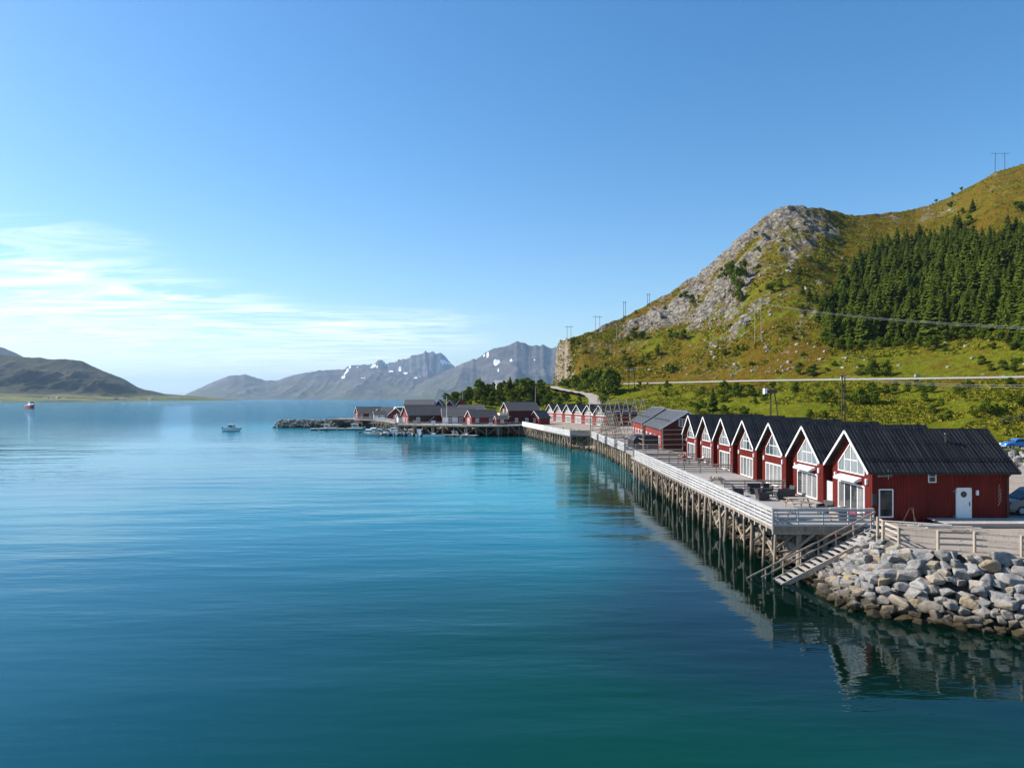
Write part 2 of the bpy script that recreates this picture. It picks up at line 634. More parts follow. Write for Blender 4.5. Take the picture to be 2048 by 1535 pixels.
t.l.new(t.mapping(t.node('ShaderNodeVectorMath', {0: v, 1: t.node('ShaderNodeTexNoise', {'Scale': 0.3, 'Detail': 4}).outputs['Color']}, operation='ADD').outputs[0], (1, 0.6, 0.8), (0.4, 0, 0.6)), crk.inputs['Vector'])
stone = t.mix(t.rng(crk.outputs['Distance'], 0.0, 0.09, 0.85, 0), stone, (0.045, 0.042, 0.028))
rm = t.math('ADD', rk, t.math('MULTIPLY', t.math('SUBTRACT', t.noise(v, 0.30, 8, 0.75), 0.5), 2.3))
rm = t.rng(rm, 0.46, 0.58)
c = t.mix(rm, c, stone)
pk = t.attr('pink')
pc_ = t.mix(t.rng(nb, 0.3, 0.7), (0.26, 0.20, 0.16), (0.44, 0.37, 0.31))
pc_ = t.mix(t.rng(crk.outputs['Distance'], 0.0, 0.12, 0.7, 0), pc_, (0.10, 0.08, 0.06))
c = t.mix(t.math('MULTIPLY', pk, t.rng(nc, 0.3, 0.45)), c, pc_)
hb = t.bump(t.math('ADD', nb, t.math('MULTIPLY', nc, 0.5)), 1.0, 1.2)
hill_m = t.principled(c, 1.0, hb, Specular_IOR_Level=0.0)

t = NT('mountain_rock')
v = t.pos()
na = t.noise(v, 0.0035, 8, 0.62)
nb = t.noise(v, 0.012, 6, 0.65)
c = t.mix(t.rng(na, 0.38, 0.62), (0.070, 0.062, 0.058), (0.150, 0.128, 0.110))
c = t.mix(t.rng(nb, 0.42, 0.65, 0, 0.7), c, (0.035, 0.034, 0.034))
pz = t.node('ShaderNodeSeparateXYZ', {0: v}).outputs['Z']
c = t.mix(t.math('MULTIPLY', t.rng(pz, 60, 330, 1, 0), t.rng(na, 0.36, 0.6, 1, 0.15)), c, (0.085, 0.095, 0.035))
c = t.mix(t.rng(t.attr('snow'), 0.45, 0.55), c, (0.85, 0.87, 0.9))
mount_m = t.principled(c, 0.95, t.bump(nb, 1.0, 16), Specular_IOR_Level=0.1)

t = NT('far_hill_cover')
v = t.pos()
na = t.noise(v, 0.008, 7, 0.62)
nb = t.noise(v, 0.03, 6, 0.65)
c = t.mix(t.rng(na, 0.38, 0.62), (0.022, 0.021, 0.010), (0.050, 0.045, 0.015))
c = t.mix(t.rng(nb, 0.52, 0.72, 0, 0.5), c, (0.065, 0.06, 0.052))
pz = t.node('ShaderNodeSeparateXYZ', {0: v}).outputs['Z']
fld = t.math('MULTIPLY', t.rng(pz, 20, 36, 1, 0), t.rng(t.noise(v, 0.006, 4), 0.36, 0.5))
c = t.mix(fld, c, t.mix(t.rng(nb, 0.4, 0.6), (0.10, 0.12, 0.026), (0.18, 0.165, 0.05)))
far_hill_m = t.principled(c, 0.95, t.bump(nb, 1.0, 8), Specular_IOR_Level=0.1)


def foliage(name, a, b, c2, trans=0.25):
    t = NT(name)
    lr = t.attr('tone')
    c = t.mix(lr, a, b)
    c = t.mix(t.rng(t.rand(), 0, 1, 0, 0.75), c, c2)
    d = t.node('ShaderNodeBsdfDiffuse', {'Color': c})
    tr = t.node('ShaderNodeBsdfTranslucent', {'Color': t.mix(0.5, c, (0.16, 0.20, 0.02))})
    m = t.node('ShaderNodeMixShader', {0: trans, 1: d.outputs[0], 2: tr.outputs[0]})
    t.l.new(m.outputs[0], t.out.inputs['Surface'])
    return t.mat


leaf_green = foliage('birch_leaves', (0.050, 0.080, 0.008), (0.150, 0.185, 0.024), (0.080, 0.120, 0.012))
leaf_dark = foliage('willow_leaves', (0.048, 0.075, 0.009), (0.130, 0.165, 0.020), (0.080, 0.115, 0.012))
leaf_spruce = foliage('spruce_needles', (0.028, 0.046, 0.008), (0.120, 0.145, 0.021), (0.080, 0.110, 0.014), 0.2)
leaf_grey = foliage('grey_willow_leaves', (0.07, 0.085, 0.03), (0.17, 0.18, 0.075), (0.12, 0.14, 0.05))
heather_m = foliage('heather_tufts', (0.115, 0.115, 0.010), (0.24, 0.215, 0.025), (0.19, 0.175, 0.018))
bark = boards('bark', (0.07, 0.052, 0.04), (1, 1, 0.2), 0.3, 0.9)

# water: body colour under a rippled, Fresnel-weighted mirror
t = NT('sea_water')
v = t.pos()
mA = t.mapping(v, (0.06, 0.20, 1), (0, 0, R(-16)))
mB = t.mapping(v, (0.25, 0.95, 1), (0, 0, R(9)))
mC = t.mapping(v, (1.1, 2.6, 1), (0, 0, R(-14)))
wv = t.node('ShaderNodeTexWave', {'Scale': 0.062, 'Distortion': 3.2, 'Detail': 2.0, 'Detail Scale': 0.7}, wave_type='BANDS', bands_direction='Y')
t.l.new(t.mapping(v, (0.45, 1, 1), (0, 0, R(-20))), wv.inputs['Vector'])
calm = t.noise(t.mapping(v, (0.010, 0.026, 1)), 1.0, 3, 0.55)
gust = t.math('MULTIPLY', t.rng(calm, 0.38, 0.66, 0.35, 1.25), t.rng(t.attr('weed_shade'), 0, 1, 1.0, 0.5))
hA = t.math('MULTIPLY', t.noise(mA, 1.0, 3, 0.5), 0.16)
hW = t.math('MULTIPLY', wv.outputs['Fac'], 0.018)
hB = t.math('MULTIPLY', t.noise(mB, 1.0, 3, 0.5), 0.036)
hC = t.math('MULTIPLY', t.noise(mC, 1.0, 3, 0.55), 0.010)
hh = t.math('ADD', t.math('ADD', hA, hW), t.math('ADD', hB, hC))
hD = t.math('MULTIPLY', t.noise(t.mapping(v, (0.35, 0.8, 1)), 1.0, 4, 0.6), t.math('MULTIPLY', t.attr('open'), 0.5))
hh = t.math('ADD', t.math('MULTIPLY', hh, gust), hD)
nb_ = t.bump(hh, 1.0, 1.0)
sh = t.noise(t.mapping(v, (0.012, 0.016, 1)), 1.0, 4, 0.55)
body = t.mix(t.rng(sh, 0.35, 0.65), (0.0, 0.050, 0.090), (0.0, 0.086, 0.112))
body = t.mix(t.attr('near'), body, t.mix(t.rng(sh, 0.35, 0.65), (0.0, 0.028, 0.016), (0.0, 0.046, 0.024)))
shal = t.attr('shallow')
body = t.mix(shal, body, (0.0, 0.20, 0.245))
body = t.mix(t.attr('weed_shade'), body, (0.0005, 0.0075, 0.0045))  # dark weed bed, with the bank's shade and reflection put into its colour
dif = t.node('ShaderNodeBsdfDiffuse', {'Color': body})
glo = t.node('ShaderNodeBsdfGlossy', {'Color': (0.68, 0.87, 0.96), 'Roughness': 0.03})
t.l.new(nb_, glo.inputs['Normal'])
fr = t.node('ShaderNodeFresnel', {'IOR': 1.33})
t.l.new(nb_, fr.inputs['Normal'])
ms = t.node('ShaderNodeMixShader', {0: fr.outputs[0], 1: dif.outputs[0], 2: glo.outputs[0]})
t.l.new(ms.outputs[0], t.out.inputs['Surface'])
water_m = t.mat

t = NT('foam')
n = t.noise(t.mapping(t.pos(), (0.12, 1.2, 1)), 1.0, 6, 0.7)
d = t.node('ShaderNodeBsdfDiffuse', {'Color': (0.8, 0.85, 0.88)})
tp = t.node('ShaderNodeBsdfTransparent')
m = t.node('ShaderNodeMixShader', {0: t.math('MULTIPLY', t.rng(n, 0.38, 0.62), t.attr('foam')), 1: tp.outputs[0], 2: d.outputs[0]})
t.l.new(m.outputs[0], t.out.inputs['Surface'])
foam_m = t.mat

# ================================================================== SETTING
# ---- shore line: (top edge of the bank, foot of the bank)
SHORE = [((95, -30), (92, -33)), ((70, 8), (67, 5)), ((48, 24), (45.5, 21)), ((36, 32.2), (33.5, 29.2)), ((30, 35.4), (28, 32.4)),
         ((26.9, 37.2), (24.9, 34.3)), ((23.6, 38.4), (21.2, 36.2)), ((21.7, 39.6), (18.4, 38.4)), ((22.3, 42.0), (18.4, 41.2)),
         ((23.4, 47), (19.3, 46.4)), ((24.0, 52), (18.6, 52)), ((24.0, 75), (18.8, 75)), ((24.0, 98), (18.8, 98)),
         ((23.4, 125), (19.0, 125)), ((22.4, 150), (18.8, 150)), ((20.0, 160), (15.2, 158)), ((15.5, 185), (10.8, 183)),
         ((9.5, 214), (5.0, 214)), ((4, 226), (0, 221)), ((-12, 232), (-14, 224)), ((-32, 238), (-34, 229)), ((-42, 266), (-46, 262)),
         ((-58, 283), (-60, 279)), ((-72, 288), (-76, 280)), ((-73, 300), (-79, 300)), ((-52, 335), (-58, 336)), ((-40, 420), (-48, 420)),
         ((10, 640), (0, 640)), ((150, 900), (140, 905))]
SH_Z = 3.1


def shelf():
    top = [Vector((a[0], a[1], SH_Z)) for a, b in SHORE] + [Vector((1900, 900, SH_Z)), Vector((1900, -30, SH_Z))]
    tris = geometry.tessellate_polygon([top])
    me = bpy.data.meshes.new('ground')
    me.from_pydata([tuple(p) for p in top], [], [tuple(t_) for t_ in tris])
    bm = bmesh.new()
    bm.from_mesh(me)
    for f in bm.faces:
        if f.normal.z < 0:
            f.normal_flip()
    bm.to_mesh(me)
    bm.free()
    tag(link('ground', me, gravel), kind='structure')
    # the bank under it, from the edge down below the water
    pts = []
    for (a, b), (a2, b2) in zip(SHORE[:-1], SHORE[1:]):
        n_ = max(1, int(Vector((a2[0] - a[0], a2[1] - a[1])).length / 1.2)) if a[1] < 330 and a2[1] > 5 else 2
        for i in range(n_):
            k = i / n_
            pts.append((a[0] + (a2[0] - a[0]) * k, a[1] + (a2[1] - a[1]) * k, b[0] + (b2[0] - b[0]) * k, b[1] + (b2[1] - b[1]) * k))
    V = np.zeros((7, len(pts), 3))
    for j, (ax, ay, bx, by) in enumerate(pts):
        for i, s in enumerate((0, 0.16, 0.4, 0.65, 0.85, 1.0, 1.5)):
            z = SH_Z - (SH_Z + 0.0) * s
            V[i, j] = (ax + (bx - ax) * s, ay + (by - ay) * s, max(z, -2.4) - (0.001 if i == 0 else 0))
    nz = fbm(V[..., 0] * 0.9, V[..., 1] * 0.9, 3, 5)
    V[1:6, :, 2] += ((nz - 0.5) * 0.7)[1:6] - 0.38
    tag(link('shore_bank', grid_mesh('shore_bank', V, bank_m)), kind='structure')


shelf()


# ---- sea
def sea():
    sx = np.sinh(np.linspace(-9.0, 9.0, 190)) * 6.0
    sy = np.concatenate([[-300, -80], np.linspace(-10, 330, 150), 330 + np.expm1(np.linspace(0.1, 9.35, 50)) * 3.2])
    X, Yg = np.meshgrid(sx, sy)
    V = np.stack([X, Yg, np.zeros_like(X)], -1)
    # distance to the shore foot
    ft = np.array([b for a, b in SHORE], float)
    dist = np.full(X.shape, 1e9)
    for p, q in zip(ft[:-1], ft[1:]):
        d = q - p
        tt = np.clip(((X - p[0]) * d[0] + (Yg - p[1]) * d[1]) / (d @ d), 0, 1)
        dist = np.minimum(dist, np.hypot(X - p[0] - tt * d[0], Yg - p[1] - tt * d[1]))
    n = fbm(X / 22, Yg / 30, 4, 3)
    shallow = sstep(75, 10, dist + (n - 0.5) * 55) * sstep(36, 85, Yg) * 0.9
    shallow = np.maximum(shallow, 0.8 * sstep(16, 5, dist + (n - 0.5) * 10) * sstep(120, 160, Yg) * 0.4)
    weed_shade = sstep(17, 7, dist + (n - 0.5) * 8) * (0.35 + 0.65 * sstep(130, 80, Yg))
    me = grid_mesh('sea', V, water_m, {'shallow': shallow, 'weed_shade': weed_shade, 'near': sstep(72, 26, Yg + (n - 0.5) * 26) * (0.35 + 0.65 * sstep(-24, 6, X)), 'open': sstep(140, 420, Yg)})
    tag(link('sea', me), kind='structure')


sea()

# ---- the hill on the right: control curves over photo columns u
UK = np.array([840, 870, 900, 960, 1020, 1060, 1085, 1103, 1108, 1113, 1120, 1140, 1190, 1215, 1250, 1290, 1340, 1390, 1430, 1460, 1490, 1530,
               1560, 1580, 1610, 1650, 1690, 1720, 1760, 1830, 1870, 1910, 1950, 1990, 2048, 2300, 2700, 3400, 4500], float)
RY = np.array([806, 803, 797, 784, 776, 774, 772, 773, 773, 697, 685, 677, 661, 651, 633, 611, 584, 554, 521, 491, 464, 431,
               417, 412, 414, 421, 429, 428, 424, 419, 406, 389, 366, 344, 329, 300, 340, 400, 470], float)
RD = np.array([330, 330, 332, 334, 338, 342, 440, 470, 474, 475, 446, 398, 412, 422, 438, 452, 462, 470, 474, 476, 478, 480,
               482, 484, 488, 500, 525, 540, 556, 580, 585, 580, 570, 560, 552, 520, 500, 470, 440], float)
FY = np.interp(UK, [840, 900, 1000, 1100, 1200, 1300, 1400, 1700, 2048, 2300, 2700, 3400, 4500], [300, 296, 285, 272, 238, 200, 178, 146, 128, 118, 108, 86, 62])


def road_y(u, off=0.0):
    return (257.0 + off) / ((np.asarray(u, float) - 1024) / F + 0.686)


def ctrl(u):
    """control points of the slope profile in column u: arrays Y, z"""
    u = np.asarray(u, float)
    fy = np.interp(u, UK, FY)
    ry = np.interp(u, UK, RD)
    rz = CZ + (HY - np.interp(u, UK, RY)) / F * ry
    y2 = np.minimum(road_y(u), ry - 9)
    y3 = np.minimum(road_y(u, 9.5), ry - 4)
    z2 = np.where(u > 1085, 17.2 - 0.7 * sstep(1400, 2048, u), np.minimum(17.0, rz - 1.0))
    clf = sstep(1165, 1130, u) * (u > 1108.5)
    y4 = (y3 + ry) / 2 * (1 - clf) + (ry - 7) * clf
    z3 = np.where(u > 1108, z2, np.minimum(z2 + 0.2, rz))
    z4 = z3 + (rz - z3) * (0.50 - 0.42 * clf)
    # a gully and a shoulder: the slope bellies out under the rocky peak
    z4 = z4 + 6 * np.exp(-((u - 1480) / 130) ** 2) - 3 * np.exp(-((u - 1800) / 120) ** 2)
    y1 = fy + (y2 - fy) * 0.5
    z1 = 2.0 + (z2 - 2.0) * (0.42 + 0.06 * np.sin(u / 60.0))
    y6, z6 = ry + 70, rz - 14
    y7, z7 = ry + 420, np.minimum(rz - 60, 20.0)
    Yk = np.stack([fy, y1, y2, y3, y4, ry, y6, y7])
    Zk = np.stack([np.full_like(u, 2.0), z1, z2, z3, z4, rz, z6, z7])
    return Yk, Zk


def rockiness(u, t_, X, Y):
    """how bare the hill is: slabs round the peak and along the ridge, screes low down"""
    n = fbm(X / 26 + 3, Y / 26, 5, 21)
    st = fbm((X - 0.6 * Y) / 11, (X * 0.6 + Y) / 46, 4, 33)
    b = 0.38 * np.exp(-((u - 1500) / 170) ** 2) * sstep(0.1, 0.7, t_)
    b = b + 0.29 * np.exp(-((u - 1310) / 150) ** 2) * sstep(0.15, 0.8, t_)
    b = b + 0.12 * np.exp(-((u - 1990) / 70) ** 2) * sstep(0.55, 1.0, t_)
    b = b + 0.16 * np.exp(-((t_ - 0.07) / 0.05) ** 2) * sstep(1240, 1330, u) * sstep(1640, 1540, u)
    b = b - 0.22 * sstep(1600, 1720, u) * sstep(0.85, 0.6, t_) - 0.5 * (t_ <= 0.0)
    return np.clip(0.20 + b + 0.75 * (n - 0.5) + 0.75 * (st - 0.5), 0, 1)


def hill_full(u, Y):
    """u, Y same-shaped arrays with u constant along axis 0 -> z, t, rock"""
    u, Y = np.atleast_1d(np.asarray(u, float)), np.atleast_1d(np.asarray(Y, float))
    Yk, Zk = ctrl(u[..., None] * 1.0 if False else u)
    z = np.zeros_like(Y)
    s = np.zeros_like(Y)
    for k in range(7):
        a, b = Yk[k], Yk[k + 1]
        m = (Y >= a) & (Y <= b)
        f = np.clip((Y - a) / np.maximum(b - a, 1e-3), 0, 1)
        z = np.where(m, Zk[k] + (Zk[k + 1] - Zk[k]) * f, z)
        s = np.where(m, k + f, s)
    z = np.where(Y < Yk[0], Zk[0], np.where(Y > Yk[7], Zk[7], z))
    s = np.where(Y > Yk[7], 7, s)
    X = (u - 1024) / F * Y
    t_ = np.clip((z - Zk[3]) / np.maximum(Zk[5] - Zk[3], 1), 0, 1)
    rock = rockiness(u, np.where(s > 3, t_, 0), X, Y) * sstep(1106, 1113, u)
    amp = np.interp(s, [0, 0.5, 1, 1.9, 2, 3, 3.12, 3.5, 4.9, 5.0, 6, 7], [0.2, 1, 1, 0.5, 0, 0, 0.5, 1, 0.7, 0.45, 1, 1])
    amp = amp * np.where((u < 1108) & (s > 1.7) & (s < 5), 0.6, 1)
    z = z + amp * ((fbm(X / 34, Y / 34, 4, 11) - 0.5) * 9.0 * sstep(2.9, 4, s) + (fbm(X / 9, Y / 9, 3, 12) - 0.5) * 2.4)
    z = z + amp * sstep(0.32, 0.62, rock) * ((ridged(X / 13, Y / 17, 4, 40) - 0.45) * 7.5 + (vnoise(X / 3.2, Y / 4.0, 44) - 0.5) * 2.6)
    return z, t_, rock, s


def hill_z(u, Y):
    return hill_full(np.full(1, u), np.full(1, Y))[0][0]


def hill_zxy(x, y):
    return hill_z(1024 + F * x / y, y)


def hit(u, y):
    """where the photo ray (u, y) meets the hill"""
    Yk, Zk = ctrl(np.array([u]))
    ys = np.arange(Yk[0][0], Yk[6][0], 0.5)
    z = hill_full(np.full(ys.shape, u), ys)[0]
    ray = CZ - (y - HY) / F * ys
    k = np.argmax(z >= ray)
    if z[k] < ray[k]:
        k = np.argmax(z - ray)
    Y = ys[k]
    return Vector(((u - 1024) / F * Y, Y, float(z[k])))


def hillside():
    us = np.concatenate([np.arange(842, 1100, 4.0), np.arange(1100, 1124, 1.0), np.arange(1124, 2070, 2.2), np.linspace(2075, 4500, 150)])
    seg = [(0, 1, 40), (1, 2, 40), (2, 3, 5), (3, 4, 100), (4, 5, 100), (5, 6, 14), (6, 7, 8)]
    ss = np.concatenate([np.linspace(a, b, n, endpoint=False) for a, b, n in seg] + [[7.0]])
    Yk, Zk = ctrl(us)
    V = np.zeros((len(ss), len(us), 3))
    A = {k: np.zeros((len(ss), len(us))) for k in ('rock', 'green', 'pink')}
    for i, s in enumerate(ss):
        k = min(int(s), 6)
        f = s - k
        Y = Yk[k] + (Yk[k + 1] - Yk[k]) * f
        z, t_, rock, s2 = hill_full(us, Y)
        X = (us - 1024) / F * Y
        V[i] = np.stack([X, Y, z], -1)
        green = np.where(s < 2.05, 0.82, 0.0)
        up = 0.33 + 0.34 * sstep(1560, 1720, us) * sstep(0.45, 0.05, t_) - 0.10 * sstep(1500, 1300, us) * sstep(0.5, 0.1, t_)
        up = up + 0.25 * sstep(0.02, 0.0, np.abs(t_ - 0.33) - 0.1) * sstep(1240, 1300, us) * 0.5 + (fbm(X / 40, Y / 40, 3, 61) - 0.5) * 0.5
        green = np.where(s > 3.0, up, green)
        green = np.where((s < 2.05) & (us > 1230), green - 0.55 * sstep(1.45, 1.95, s) * sstep(0.42, 0.6, fbm(X / 25, Y / 25, 3, 66)), green)
        A['green'][i] = green
        A['rock'][i] = rock * (0.35 if s < 3 else 1)
        A['pink'][i] = sstep(1107, 1109, us) * sstep(1150, 1136, us + 16 * (t_ - 0.5)) * (s > 3.6) * (s < 4.97) * (0.55 + 0.45 * (fbm(X / 5, Y / 5, 3, 71) > 0.42))
    me = grid_mesh('hillside', V, hill_m, A)
    tag(link('hillside', me), kind='structure')


hillside()


def road():
    us = np.concatenate([np.linspace(1060, 1120, 10), np.linspace(1126, 4500, 160)])
    mb = MB()
    vs_, fs_ = [], []
    for i, u in enumerate(us):
        Yk, Zk = ctrl(np.array([u]))
        for off in (0.8, 8.7):
            Y = float(road_y(u, off))
            vs_.append(((u - 1024) / F * Y, Y, float(Zk[2][0]) + 0.09))
        if i:
            fs_.append((2 * i - 2, 2 * i - 1, 2 * i + 1, 2 * i))
    mb.add(vs_, fs_)
    tag(mb.build('road', asphalt), kind='structure')
    for off, nm in ((1.3, 'road_edge_line'),):
        mb = MB()
        vs_, fs_ = [], []
        for i, u in enumerate(us):
            Yk, Zk = ctrl(np.array([u]))
            for o2 in (off, off + 0.17):
                Y = float(road_y(u, o2))
                vs_.append(((u - 1024) / F * Y, Y, float(Zk[2][0]) + 0.094))
            if i:
                fs_.append((2 * i - 2, 2 * i - 1, 2 * i + 1, 2 * i))
        mb.add(vs_, fs_)
        tag(mb.build(nm, white), kind='structure')
    # guard rail along the near edge
    g = empty('guard_rail', (100, 220, 17))
    tag(g, 'long galvanised steel guard rail along the coast road under the hill', 'guard rail')
    dd = Vector((-0.686, 1, 0)).normalized()
    start = Vector((140, 171, 0))
    n_ = 52
    pts = []
    for i in range(n_):
        p = start + dd * (4.0 * i)
        u = 1024 + F * p.x / p.y
        p.y = float(road_y(u, 0.35))
        p.x = (u - 1024) / F * p.y
        p.z = float(ctrl(np.array([u]))[1][2][0]) + 0.05
        pts.append(p - g.location)
    for p in pts:
        MB().beam(p + Vector((0, 0, -0.4)), p + Vector((0, 0, 0.72)), 0.14, 0.10).build('post', steel, g)
    for a, b in zip(pts[:-1], pts[1:]):
        nrm = Vector((-0.8, -0.55, 0)) * 0.11
        mb = MB()
        for dz, h in ((0.62, 0.13), (0.48, 0.10), (0.36, 0.13)):
            mb.beam(a + nrm * (1.0 if h > 0.11 else 0.8) + Vector((0, 0, dz)), b + nrm * (1.0 if h > 0.11 else 0.8) + Vector((0, 0, dz)), 0.05, h + 0.02)
        mb.build('rail', steel, g)


road()


def track():
    px_ = [(1088, 770), (1098, 774), (1104, 778), (1122, 783), (1140, 786.5), (1158, 790), (1174, 795), (1186, 800), (1193, 806), (1186, 812)]
    pts = [hit(u, y) for u, y in px_]
    # even resampling, both edges laid on the slope
    dense = []
    for a, b in zip(pts[:-1], pts[1:]):
        for k in range(10):
            dense.append(a.lerp(b, k / 10))
    sm = []
    for i in range(len(dense)):
        w = dense[max(0, i - 6):i + 7]
        sm.append(sum(w, Vector()) / len(w))
    vs_, fs_ = [], []
    for i, p in enumerate(sm):
        d = (sm[min(i + 1, len(sm) - 1)] - sm[max(i - 1, 0)])
        d.z = 0
        d.normalize()
        n_ = Vector((-d.y, d.x, 0))
        zs = [hill_zxy((p + n_ * o).x, (p + n_ * o).y) for o in (-3, -1.5, 0, 1.5, 3)]
        for o in (-2.6, 0, 2.6):
            q = p + n_ * o
            vs_.append((q.x, q.y, max(zs) + 0.15))
        if i:
            a = 3 * i
            fs_ += [(a - 3, a - 2, a + 1, a), (a - 2, a - 1, a + 2, a + 1)]
    tag(MB().add(vs_, fs_).build('track', dirt), kind='structure')


track()


# ---- mountains across the fjord
def range_mesh(name, sil, Yf, Yr, depth_back, mat, seed, spur, ncol=560, nrow=110, snow=0.0, zfoot=0.0, power=1.25, jag=14, relief=1.15, plain=0.0):
    """sil: photo silhouette points; foot at Yf, ridge at Yr (numbers or (u, Y) lists)"""
    su, sy_ = np.array([p[0] for p in sil], float), np.array([p[1] for p in sil], float)
    us = np.linspace(su[0], su[-1], ncol)
    fy = np.full(ncol, float(Yf)) if np.isscalar(Yf) else np.interp(us, *zip(*Yf))
    ry = np.full(ncol, float(Yr)) if np.isscalar(Yr) else np.interp(us, *zip(*Yr))
    top = CZ + (HY - np.interp(us, su, sy_)) / F * ry
    jg = jag * (ridged(us / 9.0, us * 0 + seed, 4, seed) - 0.5) * sstep(0, 1, top / 300)
    top = np.maximum(top, 1)
    rows = np.concatenate([np.linspace(0, 1, nrow), 1 + np.linspace(0.1, 1, 8)])
    V = np.zeros((len(rows), ncol, 3))
    S = np.zeros((len(rows), ncol))
    sc = 1.0 / spur
    for i, s in enumerate(rows):
        if s <= 1:
            Y = fy + (ry - fy) * s
        else:
            Y = ry + depth_back * (s - 1)
        X = (us - 1024) / F * Y
        if s <= 1:
            n = ridged(X * sc, Y * sc * 0.45, 5, seed)
            n2 = fbm(X * sc * 3, Y * sc * 3, 4, seed + 9)
            prof = s ** power if not plain else (plain * s / 0.4 if s < 0.4 else plain + (1 - plain) * ((s - 0.4) / 0.6) ** power)
            prof = prof + relief * (n - 0.55) * (1 if not plain else sstep(0.32, 0.6, s)) * (s * (1 - s)) * 2.0 + 0.18 * (n2 - 0.5) * (s * (1 - s)) * 3 * (1 if not plain else sstep(0.25, 0.6, s))
            z = top * np.clip(prof, 0, 1.02) + (0 if s > 0 else zfoot)
            z = z + jg * s ** 12
            z = z + (fbm(X * sc * 6, Y * sc * 6, 3, seed + 4) - 0.5) * top * 0.05 * sstep(0.1, 0.5, s)
        else:
            z = (top + jg * max(0, 1 - 4 * (s - 1))) * (1 - 0.8 * (s - 1))
        V[i] = np.stack([X, Y, z], -1)
        if snow:
            m = fbm(X / 110, Y / 260, 3, seed + 50)
            S[i] = sstep(0.0, 1.0, (m - snow) * 9) * sstep(230, 380, z) * sstep(800, 680, z)
    V[0, :, 2] = -2.0
    me = grid_mesh(name, V, mat, {'snow': S})
    return tag(link(name, me), kind='structure')


range_mesh('mountain', [(340, 799), (362, 793), (378, 785), (400, 775), (430, 762), (455, 752), (475, 750), (490, 748), (500, 751), (530, 760), (555, 760),
                        (575, 752), (600, 746), (640, 740), (690, 738), (715, 735), (760, 738), (800, 742), (850, 752), (900, 768), (940, 790), (960, 800)],
           9000, 11000, 2500, mount_m, 101, 1500, snow=0.72)
range_mesh('mountain', [(640, 790), (680, 750), (693, 734), (705, 731), (735, 729), (750, 727), (757, 719), (766, 722), (772, 728), (790, 722), (800, 717),
                        (818, 716), (824, 709), (833, 709), (838, 706), (845, 707), (850, 702), (858, 705), (865, 703), (872, 707), (880, 704), (888, 709),
                        (893, 714), (900, 722), (908, 731), (925, 745), (960, 770), (1000, 790)],
           11500, 13600, 2500, mount_m, 131, 1400, jag=45, snow=0.70)
range_mesh('mountain', [(770, 799), (790, 790), (810, 780), (840, 766), (870, 752), (905, 735), (922, 727), (940, 720), (946, 716), (952, 717), (962, 711), (972, 704),
                        (985, 698), (1000, 695), (1012, 692), (1020, 689), (1028, 686), (1034, 682), (1040, 684), (1050, 686), (1057, 691), (1064, 692),
                        (1072, 689), (1080, 691), (1086, 688), (1095, 693), (1102, 697), (1112, 694), (1140, 690), (1200, 680), (1280, 690), (1400, 720), (1600, 780)],
           8200, 10200, 2500, mount_m, 171, 1500, snow=0.72)
# ---- the shore and hills on the left
range_mesh('far_shore_hill', [(-700, 640), (-400, 660), (-150, 690), (-40, 700), (0, 709), (40, 713), (81, 716), (120, 718), (147, 719), (165, 723), (183, 731),
                              (216, 745), (249, 758), (274, 773), (290, 779), (305, 781), (328, 787), (381, 791), (430, 796), (465, 799), (478, 801)],
           [(-700, 2250), (0, 2350), (250, 2650), (400, 3300), (478, 4050)], [(-700, 3700), (0, 3700), (250, 3750), (400, 3900), (478, 4200)],
           900, far_hill_m, 211, 330, ncol=420, nrow=130, power=1.15, jag=3, relief=1.7, plain=0.15)
range_mesh('far_shore_hill', [(-500, 640), (-200, 660), (-40, 683), (0, 693), (15, 699), (32, 706), (48, 714), (62, 716), (82, 714), (90, 716), (110, 720), (200, 760), (260, 790)],
           5200, 6600, 900, far_hill_m, 231, 500, ncol=160, nrow=50, power=1.3, jag=3)


# ---- air: haze between here and the mountains
def haze():
    t = NT('haze_air')
    pv = t.node('ShaderNodeVolumePrincipled', {'Color': (0.47, 0.71, 1.0), 'Density': 3.7e-5, 'Anisotropy': 0.25})
    t.l.new(pv.outputs[0], t.out.inputs['Volume'])
    o = box_obj('haze', t.mat, None, -50000, 50000, -600, 46000, -4.0, 1300)
    tag(o, kind='stuff')


haze()

# ================================================================== HOUSES


def face_pt(face, L, Wd, a, z, d):
    return {'front': (-L / 2 - d, a, z), 'back': (L / 2 + d, a, z), 'near': (a, -Wd / 2 - d, z), 'far': (a, Wd / 2 + d, z)}[face]


